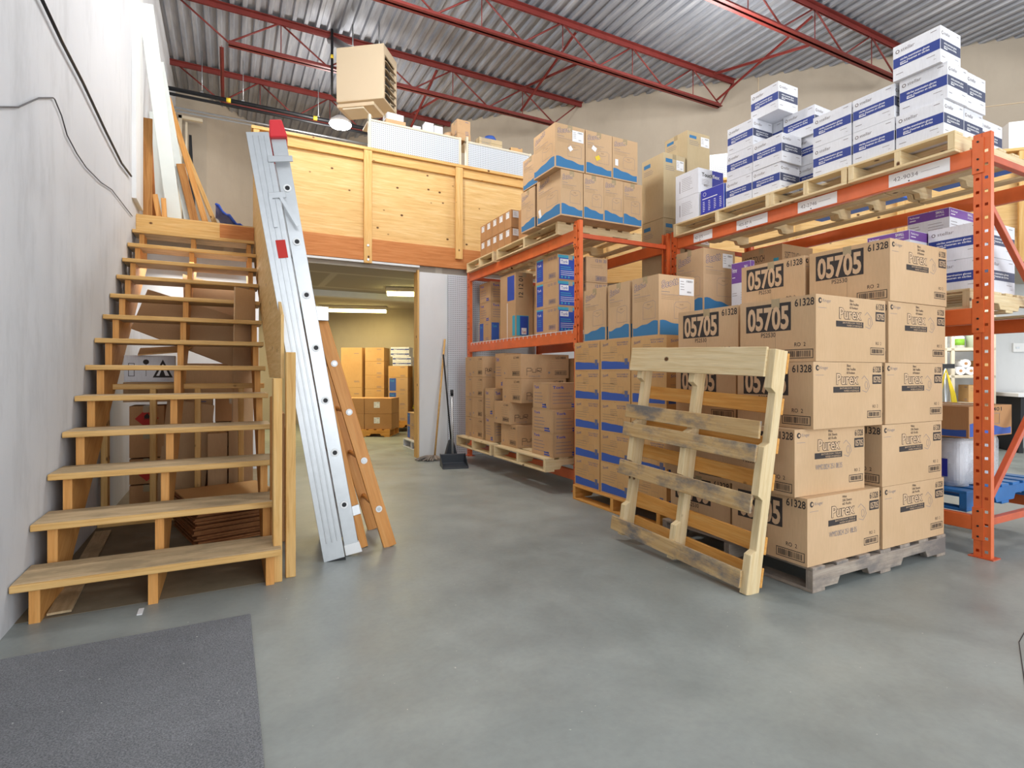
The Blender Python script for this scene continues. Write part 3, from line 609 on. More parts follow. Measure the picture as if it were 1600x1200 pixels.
carton(1.82, 6.99, zt+.067, .22, .18, .09, 'white', 'white carton lying on a flat brown box on the left pegboard shelving', 'small boxes on the pegboard shelving', rot=4, name='small_box')
for x, w_, h, lb in ((2.17, .10, .06, 'small low white box on the pegboard shelving, leftmost of three in a row'), (2.33, .12, .14, 'white box on the pegboard shelving, middle of three in a row'), (2.46, .12, .12, 'white box on the pegboard shelving, rightmost of three in a row')):
    carton(x, 7.0, zt, w_, .12, h, 'white', lb, 'small boxes on the pegboard shelving', name='small_box', tape=False)
m = MB(); m.tube([(2.65, 7.1, zt+.03), (2.68, 7.1, zt+.06), (2.74, 7.12, zt+.11)], [.04, .05, .03], 'kraft', 8); tag(m.build('paper_bag'), 'crumpled brown paper bag on the left pegboard shelving', 'bag')
carton(2.79, 7.0, zt, .2, .2, .09, 'generic', 'low kraft box at the joint of the two pegboard units', 'small boxes on the pegboard shelving', name='small_box')
carton(2.79, 7.0, zt+.092, .2, .2, .19, 'generic', 'upright kraft box stacked at the joint of the two pegboard units', 'small boxes on the pegboard shelving', rot=3, name='small_box')
zt = 4.266
for k in range(2): carton(3.12, 7.0, zt+.062*k, .36, .24, .06, 'wypall', ('lower' if k == 0 else 'upper')+' of two flat cream boxes on the right pegboard shelving', 'small boxes on the pegboard shelving', name='small_box')
m = MB(); m.tube([(3.33, 7.1, zt+.125), (3.33, 7.1, zt+.15), (3.33, 7.1, zt+.19), (3.33, 7.1, zt+.21)], [.09, .095, .07, .02], 'blue2', 16); tag(m.build('blue_bowl'), 'upturned round blue bowl on the flat boxes of the right pegboard shelving', 'bowl')
carton(3.62, 7.0, zt, .18, .16, .07, 'orangey', 'small open tan box at the right end of the pegboard shelving', 'small boxes on the pegboard shelving', rot=-8, name='small_box')

# ---------------------------------------------------------------- staircase
RI, RUN, Y1 = .185, .267, 2.918
S = thing('staircase', 'open-riser wooden staircase with plywood treads rising along the left wall', 'staircase', (-.80, Y1, 0))
for n in range(1, 14):
    y = (n-1)*RUN; z = n*RI; m = MB(); m.box((.005, y+.012, z-.032), (1.035, y+.285, z), 'tread', (1, 0, 0)); m.box((.005, y-.004, z-.032), (1.035, y+.012, z-.001), 'nosing', (1, 0, 0)); m.build('tread', S, .005, 2)
for xs, th_, mt in ((.055, .038, 'stringer'), (.475, .038, 'stringer'), (.965, .038, 'stringer')):
    pts = [(.05, 0)]
    for n in range(1, 14): y = (n-1)*RUN; pts += [(y+.05, n*RI-.0335), (min(y+RUN+.05, 3.46), n*RI-.0335)] if n < 14 else []
    pts += [(3.47, 12.2*RI), (3.46, 11.3*RI), (.62, .14), (.47, 0)]
    # drop duplicate points
    q = [pts[0]]
    for p_ in pts[1:]:
        if abs(p_[0]-q[-1][0])+abs(p_[1]-q[-1][1]) > 1e-4: q.append(p_)
    m = MB(); m.prism(q, 'x', xs, xs+th_, mt, (0, RUN, RI)); m.build('stringer', S)
m = MB(); m.box((0, 3.47, 2.44), (.72, 3.51, 2.60), 'stud', (1, 0, 0)); m.box((.72, 3.47, 2.43), (1.04, 3.51, 2.60), 'rim', (1, 0, 0)); m.build('header_board', S, .003)
m = MB(); m.box((0, 3.50, 2.60), (1.04, 3.70, 2.62), 'ply', (1, 0, 0)); m.build('landing_edge', S)
# side guard panel, parallel to the flight
m = MB(); y0, y1 = .17, 3.68
m.prism([(y0, 1.03), (y0+.9, 1.03), (y1, 2.30), (y1, 3.70), (3.40, 3.30), (1.28, 2.10), (y0+.30, 1.52), (y0, 1.36)], 'x', 1.043, 1.058, 'ply', (0, 1, 0)); m.build('guard_panel', S)
m = MB(); m.box((1.00, .07, 0), (1.042, .16, 1.03), 'stud', (0, 0, 1)); m.build('newel_post', S, .003)
m = MB(); m.box((1.062, .11, 0), (1.110, .15, 1.165), 'nosing', (0, 0, 1)); m.build('newel_post', S, .003)
m = MB(); m.box((1.00, .30, 0), (1.04, .34, .93), 'trim_wood', (0, 0, 1)); m.build('brace_post', S, .003)
# low stud wall under the flight
SW = thing('stud_wall', 'low framed stud wall standing under the staircase', 'stud wall', (-.795, 4.60, 0))
m = MB(); m.box((0, 0, 0), (1.04, .089, .038), 'stud'); m.build('bottom_plate', SW, .003); m = MB(); m.box((0, 0, .945), (1.04, .089, .983), 'stud'); m.build('top_plate', SW, .003)
for x in (.02, .30, .575, .86): m = MB(); m.box((x, 0, .038), (x+.038, .089, .945), 'stud'); m.build('stud', SW, .003)
m = MB(); m.beam((-.655, 3.02, .011), (-.735, 4.45, .011), .01, .085, 'tread', (0, 0, 1)); tag(m.build('wood_strip'), 'long thin wooden strip lying on the floor under the stairs by the wall', 'strip')
m = MB(); m.box((-.355, 2.86, .0005), (-.335, 2.93, .004), 'paper'); tag(m.build('paper_tag'), 'small white paper tag on the floor in front of the middle stringer', 'paper')

# cardboard stored under the stairs, behind the stud wall
US = 'boxes stored under the stairs'
for k in range(4): carton(-.66, 4.95, .02+k*.20, .22, .25, .19, 'flam' if k in (1, 3) else 'plain_dark', ['bottom plain', 'second from the floor', 'third, plain', 'top'][k]+' brown box in the hazard-diamond stack under the stairs', US)
for k in range(4): carton(-.42, 5.2, .02+k*.21, .30, .3, .2, 'generic' if k % 2 else 'plain_dark', ['bottom', 'second', 'third', 'top'][k]+(' plain' if k % 2 == 0 else ' printed')+' brown box in the second stack from the wall under the stairs', US)
for k in range(4): carton(-.10, 5.25, .02+k*.21, .26, .3, .2, 'plain_dark', ['bottom', 'second', 'third', 'top'][k]+' red-printed brown box in the stack behind the middle of the flight', US)
carton(-.70, 4.96, .84, .36, .32, .15, 'plain', 'crushed plain box directly under the white hazard box below the stairs', US, -2)
carton(-.33, 5.18, .88, .40, .32, .26, 'plain', 'open brown box on top of the second stack under the stairs', US, 4)
carton(-.70, 5.0, .995, .33, .3, .20, 'hazard', 'white box with black hazard triangle under the stairs', US, 3)
m = MB()
def sheet(name, label, pts, th_, mat='kraft2', group='loose cardboard under the stairs'):
    a, b, c, d_ = [Vector(p) for p in pts]; n = (b-a).cross(d_-a).normalized()*th_; m = MB(); m.hexa([a, b, c, d_, a+n, b+n, c+n, d_+n], mat, b-a); return tag(m.build(name), label, 'cardboard', group)
sheet('cardboard_sheet', 'big tilted cardboard sheet high in the pile under the stairs', [(-.70, 5.35, 1.42), (.05, 5.05, 1.10), (.14, 5.35, 1.52), (-.62, 5.65, 1.78)], .012, 'kraft2')
sheet('cardboard_sheet', 'upper tilted brown sheet leaning right at the top of the pile under the stairs', [(-.35, 5.62, 1.62), (.10, 5.55, 1.50), (.12, 5.9, 1.85), (-.38, 5.95, 1.98)], .012, 'kraft')
sheet('cardboard_sheet', 'tall cardboard panel leaning against the right side under the stairs', [(.02, 4.78, .625), (.17, 4.95, .625), (.19, 5.05, 1.75), (.04, 4.9, 1.75)], .012, 'kraft')
sheet('cardboard_sheet', 'folded cardboard flap lying over the stud wall plate', [(-.60, 4.90, 1.19), (-.30, 4.85, 1.22), (-.25, 5.15, 1.28), (-.62, 5.2, 1.25)], .010, 'kraft3')
sheet('cardboard_sheet', 'cardboard panel leaning on the stud wall between its middle studs', [(-.50, 4.92, .02), (-.18, 4.92, .02), (-.10, 4.99, .80), (-.42, 4.99, .86)], .010, 'kraft2')
carton(.0, 4.75, .02, .17, .5, .60, 'plain', 'tall plain kraft box standing at the right under the stairs', US)
carton(-.14, 4.72, .02, .13, .45, .58, 'plain', 'narrow kraft box beside the tall plain box under the stairs', US, tape=False)
t = thing('flattened_boxes', 'stack of flattened cardboard boxes lying on the floor behind the stairs', 'cardboard', (-.16, 3.85, 0), .25)
for k in range(22): m = MB(); m.box((-.02+random.uniform(-.015, .015), random.uniform(-.03, .02), .002+k*.0112), (.52+random.uniform(-.02, .02), .62, .0115+k*.0112), 'cut_card' if k < 21 else 'kraft3', (1, 0, 0)); m.build('flattened_box', t)
for k, lb in enumerate(('leftmost', 'middle', 'rightmost')): sheet('flattened_box', 'tall flattened box leaning on edge behind the ladders, %s of three' % lb, [(.30+.03*k, 3.7, 0.001), (.325+.03*k, 4.25, 0.001), (.325+.03*k, 4.25, .8-.12*k), (.30+.03*k, 3.7, .8-.12*k)], .014, 'kraft_dark')

# boards leaning in the corner upstairs
LB = 'boards leaning in the upstairs corner'
def lean(name, label, p, q, w_, th_, mat, side=(1, 0, 0), cat='board'):
    m = MB(); m.beam(p, q, w_, th_, mat, side); return tag(m.build(name, None, .002), label, cat, LB)
lean('vinyl_trim', 'widest ribbed white vinyl board in the upstairs corner, front left', (-.50, 6.78, 2.64), (-.735, 6.52, 4.75), .13, .03, 'white_vinyl'); lean('vinyl_trim', 'slim white vinyl board just right of the widest one upstairs', (-.38, 6.92, 2.64), (-.68, 7.25, 4.55), .07, .03, 'white_vinyl')
lean('vinyl_trim', 'short narrow white vinyl board behind the others upstairs', (-.66, 7.2, 2.64), (-.75, 7.3, 4.0), .08, .02, 'white_vinyl'); lean('wood_board', 'dark plywood strip upright against the wall upstairs, far left', (-.735, 6.68, 2.64), (-.745, 6.80, 3.72), .08, .02, 'trim_wood')
lean('wood_board', 'reddish trim board beside the dark strip upstairs', (-.70, 6.95, 2.64), (-.755, 7.05, 3.62), .04, .02, 'rim'); lean('wood_board', 'long orange wooden board leaning right of the white vinyl upstairs', (-.20, 7.0, 2.64), (-.66, 7.9, 4.45), .06, .03, 'stringer')
lean('wood_board', 'pale long board, rightmost of the leaning bundle upstairs', (-.09, 7.05, 2.64), (-.60, 8.1, 4.2), .045, .03, 'stud'); lean('wood_board', 'brown board with a square top leaning among the white boards upstairs', (-.31, 6.86, 2.64), (-.47, 7.0, 3.36), .08, .03, 'trim_wood')
lean('wood_board', 'short reddish offcut, left of two at the foot of the white boards', (-.63, 6.70, 2.64), (-.68, 6.74, 2.92), .05, .02, 'stringer'); lean('wood_board', 'short reddish offcut, right of two at the foot of the white boards', (-.585, 6.66, 2.64), (-.60, 6.70, 2.88), .045, .02, 'stringer')
m = MB(); n = 10
for i in range(n):
    for j in range(5):
        def Z(i, j): return (-.12+.34*i/n+.01*math.sin(j), 6.76+j*.12, 2.65+.27*(1-i/n)**1.2+.02*math.sin(i*1.9+j*1.3))
        m.face([Z(i, j), Z(i+1, j), Z(i+1, j+1), Z(i, j+1)], 'tarp', None, (0, 0), True)
o = m.build('folded_tarp'); sm = o.modifiers.new('solid', 'SOLIDIFY'); sm.thickness = .02; tag(o, 'crumpled blue tarp heaped at the top of the stairs', 'tarp')
# cables on the left wall
m = MB(); m.tube([(-.79, 2.6, 2.0), (-.79, 2.8, 2.09), (-.79, 3.02, 2.185), (-.79, 3.30, 2.35), (-.79, 3.53, 2.454), (-.79, 3.56, 2.46), (-.79, 3.69, 2.43), (-.79, 3.80, 2.37), (-.79, 4.02, 2.346), (-.79, 4.26, 2.345), (-.79, 4.7, 2.39), (-.79, 5.1, 2.46), (-.79, 6.1, 2.514)], .0035, 'cord', 5); tag(m.build('wall_cable'), 'thin dark wire strung low across the left wall', 'cable')
m = MB(); m.tube([(-.78, 3.2, 2.82), (-.78, 3.65, 2.805), (-.78, 4.12, 2.812), (-.78, 4.8, 2.79), (-.78, 5.46, 2.787), (-.78, 5.96, 2.842)], .009, 'black', 6); tag(m.build('wall_cable'), 'thick black cable slanting down the upper left wall', 'cable')

# ---------------------------------------------------------------- floor mat and floor things
m = MB(); m.box((-.79, -.2, .001), (.085, 2.63, .010), 'mat'); o = m.build('floor_mat', None, .003); tag(o, 'large charcoal entrance mat on the concrete in front of the stairs', 'mat')

# aluminium step ladder leaning on the stair guard
def frame_axes(foot, top):
    f_, t_ = Vector(foot), Vector(top); return f_, (t_-f_)
A = thing('aluminium_ladder', 'folded aluminium stepladder with red top cap leaning on the stair guard', 'ladder', (.56, 3.20, 0))
up = Vector((.2, 3.34, 2.44))-Vector((.60, 3.22, 0)); upn = up.normalized(); dep = Vector((.10, 1, 0)).normalized(); dep = (dep-upn*dep.dot(upn)).normalized(); sid = upn.cross(dep)*1  # sid ~ along image right
if sid.x < 0: sid = -sid
def L3(s, d_, h): return Vector((0, 0, 0))+sid*s+dep*d_+upn*h
def rail(par, s0, w_, d0, h0, h1, mat, th_=.028, cut=0):
    m = MB(); a = [L3(s0, d0, h0+cut), L3(s0+w_, d0, h0), L3(s0+w_, d0+th_, h0), L3(s0, d0+th_, h0+cut), L3(s0, d0, h1), L3(s0+w_, d0, h1), L3(s0+w_, d0+th_, h1), L3(s0, d0+th_, h1)]; m.hexa(a, mat, upn)
    if mat == 'alu':
        for k in range(3): x = s0+w_*(.25+.25*k); m.hexa([L3(x, d0-.003, h0+.1), L3(x+.008, d0-.003, h0+.1), L3(x+.008, d0, h0+.1), L3(x, d0, h0+.1), L3(x, d0-.003, h1-.02), L3(x+.008, d0-.003, h1-.02), L3(x+.008, d0, h1-.02), L3(x, d0, h1-.02)], mat, upn) if w_ > .1 else None
    return m.build('side_rail', par, .002)
rail(A, -.085, .115, -.02, .01, 2.42, 'alu'); rail(A, .038, .078, .03, .02, 2.45, 'alu'); rail(A, -.085, .115, .43, .01, 2.42, 'alu'); rail(A, .038, .078, .38, .02, 2.45, 'alu')
for k in range(7):
    h = .28+k*.305; m = MB(); m.hexa([L3(.045, .058, h), L3(.11, .058, h), L3(.11, .38, h), L3(.045, .38, h), L3(.045, .058, h+.025), L3(.11, .058, h+.025), L3(.11, .38, h+.025), L3(.045, .38, h+.025)], 'alu'); o = m.build('step', A, .002)
    m = MB(); c = L3(.077, .03, h+.012); m.tube([c, c-dep*.006], .022, 'white', 14); m.tube([c-dep*.006, c-dep*.0065], .013, 'dark_metal', 12); m.build('rivet', o)
m = MB(); m.hexa([L3(.03, .0, 2.40), L3(.125, .0, 2.40), L3(.125, .46, 2.40), L3(.03, .46, 2.40), L3(.045, .0, 2.50), L3(.11, .0, 2.50), L3(.11, .46, 2.50), L3(.045, .46, 2.50)], 'red'); m.build('top_cap', A, .006)
for h, s0, s1 in ((2.25, .0, .13), (2.05, -.03, .06)): m = MB(); m.hexa([L3(s0, -.028, h), L3(s1, -.028, h), L3(s1, -.022, h), L3(s0, -.022, h), L3(s0, -.028, h+.035), L3(s1, -.028, h+.035), L3(s1, -.022, h+.035), L3(s0, -.022, h+.035)], 'alu'); m.build('bracket', A, .002)
m = MB(); m.beam(L3(.03, -.03, 2.06), L3(.095, -.03, 1.89), .018, .004, 'alu', sid); m.beam(L3(-.02, -.03, 2.06), L3(-.02, -.03, 1.89), .018, .004, 'alu', sid); m.build('spreader', A)
m = MB(); m.hexa([L3(-.035, -.0255, 1.72), L3(.015, -.0255, 1.72), L3(.015, -.0232, 1.72), L3(-.035, -.0232, 1.72), L3(-.035, -.0255, 1.82), L3(.015, -.0255, 1.82), L3(.015, -.0232, 1.82), L3(-.035, -.0232, 1.82)], 'redprint'); m.build('warning_label', A)
m = MB(); m.hexa([L3(.036, .026, .0), L3(.13, .026, .0), L3(.13, .066, .0), L3(.036, .066, .0), L3(.036, .026, .06), L3(.122, .026, .06), L3(.122, .066, .06), L3(.036, .066, .06)], 'white'); m.build('foot_pad', A, .002)
m = MB(); m.hexa([L3(-.07, -.024, -.002), L3(.032, -.024, -.012), L3(.032, .012, -.012), L3(-.07, .012, -.002), L3(-.07, -.024, .012), L3(.032, -.024, .012), L3(.032, .012, .012), L3(-.07, .012, .012)], 'black'); m.build('foot_pad', A)

# wooden step ladder beside it
B = thing('wooden_ladder', 'folded orange wooden stepladder with metal top leaning beside the aluminium ladder', 'ladder', (.79, 3.30, 0))
def bar(par, name, p, q, w_, th_, mat, bev=.002): m = MB(); m.beam(p, q, w_, th_, mat, (1, 0, 0)); return m.build(name, par, bev)
f1, t1 = Vector((.045, .0, .0)), Vector((-.345, .18, 1.42)); f2, t2 = Vector((-.10, .04, .0)), Vector((-.405, .16, 1.42))
for dy in (0, .42):
    D2 = Vector((.04, dy, 0)); r1_ = bar(B, 'side_rail', f1+D2, t1+D2, .078, .022, 'ladder_wood'); rr = bar(B, 'side_rail', f2+D2+Vector((0, .02, 0)), t2+D2+Vector((0, .02, 0)), .05, .026, 'ladder_wood')
    if dy == 0:
        for k in range(4):
            h = (.24+.305*k)/1.47; c = f1.lerp(t1, h)+Vector((.04, -.013, 0)); m = MB(); m.tube([c, c+Vector((0, -.004, 0))], .020, 'white', 14); m.tube([c+Vector((0, -.004, 0)), c+Vector((0, -.007, 0))], .011, 'steel', 10); m.build('rung_washer', r1_)
        for h in (.16, .80): c = f2.lerp(t2, h)+Vector((.04, .018, 0)); m = MB(); m.beam(c-(t2-f2).normalized()*.03, c+(t2-f2).normalized()*.03, .056, .032, 'steel', (1, 0, 0)); m.build('metal_sleeve', rr, .002)
for k in range(4):
    h = (.24+.305*k)/1.47; c = f1.lerp(t1, h); m = MB(); m.cyl(c+Vector((.04, .01, 0)), c+Vector((.04, .41, 0)), .014, 'ladder_wood', 10); m.build('rung', B)
m = MB(); m.box((-.42, .12, 1.42), (-.255, .62, 1.455), 'steel'); m.box((-.42, .11, 1.37), (-.255, .122, 1.455), 'steel'); m.build('top_plate', B, .004)

# broom, mop, dustpan by the partition
m = MB(); m.cyl((2.26, 6.42, .02), (2.45, 6.57, 1.50), .012, 'stud', 10); t = m.build('mop_handle')
mp = thing('mop', 'wooden-handled mop leaning by the wall with grey string head on the floor', 'mop', (2.2, 6.3, 0)); t.parent = mp; t.location = (-2.2, -6.3, 0)
m = MB(); rnd = random.Random(4)
for i in range(46): a = rnd.uniform(2.2, 5.2); L = rnd.uniform(.10, .24); c = Vector((.04, .10, .05)); e = c+Vector((math.cos(a)*L, math.sin(a)*L*.7, -.035)); m.tube([c, c.lerp(e, .5)+Vector((0, 0, .02*rnd.random())), e], .009, 'pallet_grey', 5)
m.build('mop_head', mp)
dp = thing('lobby_dustpan', 'black long-handled dustpan standing on the floor beside the left rack', 'dustpan', (2.30, 5.92, 0), -.45)
m = MB(); m.prism([(-.02, 0), (.27, 0), (.27, .012), (.02, .03), (.03, .13), (-.02, .13)], 'y', -.14, .14, 'pan'); o = m.build('pan', dp, .004); o.rotation_euler = (0, 0, -1.35)
for sy in (-.145, .14): m = MB(); m.prism([(0, 0), (.27, 0), (.24, .03), (.03, .14), (0, .14)], 'y', sy, sy+.006, 'pan'); o = m.build('pan_side', dp, .002); o.rotation_euler = (0, 0, -1.35)
m = MB(); m.cyl((0, .04, .12), (-.01, .06, .80), .012, 'alu', 10); m.build('handle', dp); m = MB(); m.cyl((-.01, .06, .80), (-.012, .062, .87), .017, 'black', 10); m.build('grip', dp)
bb = thing('lobby_broom', 'dark-handled upright broom standing behind the dustpan', 'broom', (2.36, 6.12, 0)); m = MB(); m.cyl((0, .0, .27), (.05, .40, 1.30), .010, 'dark_metal', 10); m.build('handle', bb)
m = MB(); m.prism([(-.10, .0), (.10, .0), (.045, .20), (.02, .27), (-.02, .27), (-.045, .20)], 'y', -.02, .03, 'pan'); m.build('broom_head', bb, .004)

# ---------------------------------------------------------------- pallets
def pallet(L, W, label, loc, rz=0, wood_='pallet_new', group='wooden pallets', nb=7, bw=.095, mats=None, name='wooden_pallet'):
    """stringers along local x (length L), deck boards along local y (width W)"""
    t = thing(name, label, 'pallet', loc, rz, group); th_ = .016; h = .09
    for y in (0, W/2-.019, W-.038):
        n1, n2 = L*.16, L*.38; poly = [(0, th_), (n1, th_), (n1+.02, th_+.035), (n2-.02, th_+.035), (n2, th_), (L-n2, th_), (L-n2+.02, th_+.035), (L-n1-.02, th_+.035), (L-n1, th_), (L, th_), (L, th_+h), (0, th_+h)]
        m = MB(); m.prism(poly, 'y', y, y+.038, wood_, (1, 0, 0)); m.build('stringer', t, .002)
    for i in range(nb):
        x = i*(L-bw)/(nb-1); m = MB(); m.box((x, 0, th_+h), (x+bw, W, 2*th_+h), wood_, (0, 1, 0)); m.build('top_board', t, .002)
    for i in range(3):
        x = i*(L-bw)/2; m = MB(); m.box((x, 0, 0), (x+bw, W, th_), wood_, (0, 1, 0)); m.build('bottom_board', t, .002)
    return t
PH = .1225

# ---------------------------------------------------------------- racks
def column(par, x, y, h, sx=1):
    """perforated upright: web faces -x (sx=1) or +x (sx=-1), 0.08 wide along y, 0.035 deep"""
    m = MB(); w_, dp_ = .08, .038; px = x if sx == 1 else x+dp_
    hs = .016; pitch = .0508*1.5; cols = (.019, .061); z = 0; n = int(h/pitch); xs = 0
    g = (0, 0, 1); ys = [0, cols[0]-hs/2, cols[0]+hs/2, cols[1]-hs/2, cols[1]+hs/2, w_]
    def quad(a, b, z0_, z1_, xx): m.face([(xx, y+b, z0_), (xx, y+a, z0_), (xx, y+a, z1_), (xx, y+b, z1_)] if sx == 1 else [(xx, y+a, z0_), (xx, y+b, z0_), (xx, y+b, z1_), (xx, y+a, z1_)], 'orange', g)
    for k in range(n):
        za = k*pitch; zb = za+pitch*.5-hs/2; zc = zb+hs; zd = za+pitch if k < n-1 else h
        quad(0, w_, za, zb, px); quad(0, w_, zc, zd, px)
        for i in (0, 2, 4): quad(ys[i], ys[i+1], zb, zc, px)
    s = m
    xa, xb = (px, px+dp_*sx)
    x0_, x1_ = min(xa, xb), max(xa, xb)
    s.box((x0_+.0005, y-.001, 0), (x1_, y+.002, h), 'orange', g); s.box((x0_+.0005, y+w_-.002, 0), (x1_, y+w_+.001, h), 'orange', g)
    for yy in (y+.037,): s.box((x0_-.001, yy, 0), (x0_+.003, yy+.006, h), 'orange_dull', g)
    xr = x1_-.003 if sx == 1 else x0_
    s.box((xr, y, 0), (xr+.003, y+.022, h), 'orange', g); s.box((xr, y+w_-.022, 0), (xr+.003, y+w_, h), 'orange', g)
    s.box((x0_-.02, y-.02, 0), (x1_+.03, y+w_+.02, .006), 'orange_dull')
    return m.build('upright', par)
def rack(name, label, X, Y0, Y1, depth, levels, h, ups=True):
    """bays run along y; front at x=X"""
    t = thing(name, label, 'pallet rack', (X, Y0, 0), 0, 'orange pallet racks'); W = Y1-Y0
    for y in (0, W-.08):
        column(t, 0, y, h, 1); column(t, depth-.038, y, h, -1)
        yc = y+.04
        m = MB(); zs = [.20, h-.13]
        for z in zs: m = MB(); m.beam((.038, yc, z), (depth-.038, yc, z), .04, .035, 'orange_dull'); m.build('cross_brace', t, .002)
         
        for za, zb in ((.30, 1.18), (2.06, 1.28)) if ups else ((.30, 1.18),):
            m = MB(); a, b = (.045, yc, za), (depth-.045, yc, zb); m.beam(a, b, .035, .03, 'orange_dull'); m.build('diagonal_brace', t, .002)
    for z0_, z1_ in levels:
        for side in (0, 1):
            xa, xb = (-.004, .036) if side == 0 else (depth-.036, depth+.004); m = MB(); m.box((xa, .085, z0_), (xb, W-.085, z1_), 'orange', (0, 1, 0)); o = m.build('load_beam', t, .004)
            for y in (.03, W-.085):
                m = MB(); px = -.006 if side == 0 else depth+.001; m.box((px, y-.0, z0_-.05), (px+.005, y+.055, z1_+.05), 'orange', (0, 0, 1))
                for zz in (z0_-.03, z0_+.03, z1_+.03): m.cyl((px-.004, y+.027, zz), (px, y+.027, zz), .006, 'dark_metal', 6)
                m.build('beam_connector', o)
    return t
R1 = rack('pallet_rack', 'left orange pallet rack beside the dustpan, holding kraft cartons on three levels', 2.75, 4.0, 6.55, 1.07, [(.10, .19), (1.335, 1.445), (2.24, 2.345)], 2.42, False)
R2 = rack('pallet_rack', 'right orange pallet rack with the tall perforated upright near the camera', 3.823, 1.487, 3.995, 1.07, [(.15, .235), (1.34, 1.435), (2.255, 2.355)], 2.43)
# paper location labels on the top beam of the right rack
for y, L, tx in ((3.70, .22, '42-275'), (3.22, .30, '405-87 A'), (2.66, .30, '42-2746'), (2.02, .34, '42-9034')):
    m = MB(); d = Deco(m, (-.005, y-1.487, 2.265), (0, -1, 0), (-1, 0, 0), L, .08); d.rect(0, 0, L, .082, 'paper', 1); d.text(tx, L*.08, .028, .028, 'inkgrey', L*.42, 0, 2); d.lines(L*.55, .042, L*.38, 1, .02, 'inkgrey', .002, 2); d.circle(L*.35, .010, .005, 'ink', 2, 8); m.build('location_label', R2)
# wire deck on the middle level of the left rack
m = MB()
for i in range(26): y = 4.10+i*.092; m.beam((2.745, y, 1.452), (3.80, y, 1.452), .004, .004, 'white'); m.beam((2.742, y, 1.42), (2.742, y, 1.452), .004, .004, 'white', (1, 0, 0))
for i in range(8): x = 2.745+i*.15; m.beam((x, 4.09, 1.449), (x, 6.42, 1.449), .005, .005, 'white')
tag(m.build('wire_deck'), 'white wire mesh deck lying on the middle beams of the left rack', 'wire deck')

PG = 'pallets on the racks'
Z1 = 2.3455; pallet(1.0, 1.30, 'pale pallet on the left rack top at its near end, under the large kraft cartons', (2.70, 4.28, Z1), 0, 'pallet_new', PG); pallet(1.0, .79, 'pale pallet on the left rack top at its far end, against the plywood guard', (2.70, 5.66, Z1), 0, 'pallet_new', PG)
Z2 = 2.3555
pallet(1.0, .62, 'pale pallet on the right rack top nearest the tall upright', (3.76, 1.63, Z2), 0, 'pallet_new', PG, 6); pallet(1.0, .60, 'pale pallet in the middle of the right rack top', (3.76, 2.26, Z2), 0, 'pallet_new', PG, 6); pallet(1.0, 1.04, 'pale pallet at the far end of the right rack top under the blue glove cartons', (3.76, 2.86, Z2), 0, 'pallet_new', PG)
pallet(.95, 1.05, 'pale pallet on the base beams of the left rack, near end', (2.46, 4.10, .1905), 0, 'pallet_new', PG); pallet(.95, .98, 'pale pallet on the base beams of the left rack, far end', (2.46, 5.22, .1905), 0, 'pallet_new', PG)
pallet(1.0, 1.10, 'pale pallet on the middle beams of the right rack', (3.86, 1.60, 1.4355), 0, 'pallet_new', PG)

# blue plastic slats under the top load at the back of the right rack
for i, (y, x, L) in enumerate(((1.75, 4.72, .5), (2.45, 4.72, .75))):
    m = MB(); m.box((x, y, 2.480), (x+.16, y+L, 2.50), 'bluetape'); 
    o = m.build('blue_board', None, .004); o.location = (.06, 0, -.025 if False else 0.0); tag(o, ('short' if i == 0 else 'long')+' bright blue board at the back of the right rack top level', 'board', 'blue boards at the rear of the rack')

# ---------------------------------------------------------------- cartons
# big kraft stack by the tall upright
PU = 'large kraft 05705 cartons'
pallet(1.22, 1.02, 'weathered grey pallet on the floor under the large 05705 cartons', (2.48, 1.65, .0005), 0, 'pallet_grey', 'pallets on the floor')
zz = [.1235, .453, .783, 1.113, 1.443]
LYb, HB = .44, .328
rows = [(2.46, 3.07, .60, .62, 0, 'purex2', 'bottom row'), (2.43, 3.065, .54, .60, -2, 'purex2', 'second row'), (2.505, 3.095, .58, .58, 0, 'purex', 'third row'), (2.525, 3.125, .59, .58, 0, 'purex', 'fourth row')]
for k, (xa, xb, wa, wb, rt, st, nm) in enumerate(rows):
    ya = 1.665 if k != 1 else 1.71
    carton(xa, ya, zz[k], wa, LYb, HB, st, 'large kraft 05705 carton at the near left corner, '+nm+' of the tall stack', PU, rt)
    carton(xb, 1.655, zz[k], wb, LYb, HB, 'purex', 'large kraft 05705 carton at the near right, '+nm+' of the tall stack', PU)
    carton(xa+.02, 2.135+(.02 if k == 1 else 0), zz[k], .58, LYb+.02, HB, 'purex', 'large kraft 05705 carton behind the near left one, '+nm+' of the tall stack', PU)
carton(3.13, 1.65, zz[4], .58, .455, .335, 'purex', 'large kraft 05705 carton, nearer of the two on top of the tall stack', PU); carton(3.12, 2.135, zz[4], .58, .455, .335, 'purex', 'large kraft 05705 carton, farther of the two on top of the tall stack', PU)

# wave-printed brown cartons and their pallet
DG = 'brown dispenser cartons with a blue wave'
pallet(1.05, 1.05, 'pale pallet on the floor under the brown cartons with blue waves', (2.58, 2.80, .0005), 0, 'pallet_orange', 'pallets on the floor')
for k in range(5):
    for j, (y0_, ly_) in enumerate(((3.50, .35), (3.13, .36), (2.76, .36))):
        carton(2.60, y0_, .1235+k*.2385, .45, ly_, .2375, 'dispenser', 'brown carton with blue wave, %s column, %s' % (('far', 'middle', 'near')[j], ('bottom row', 'second row', 'third row', 'fourth row', 'top row')[k]), DG, tape=False)
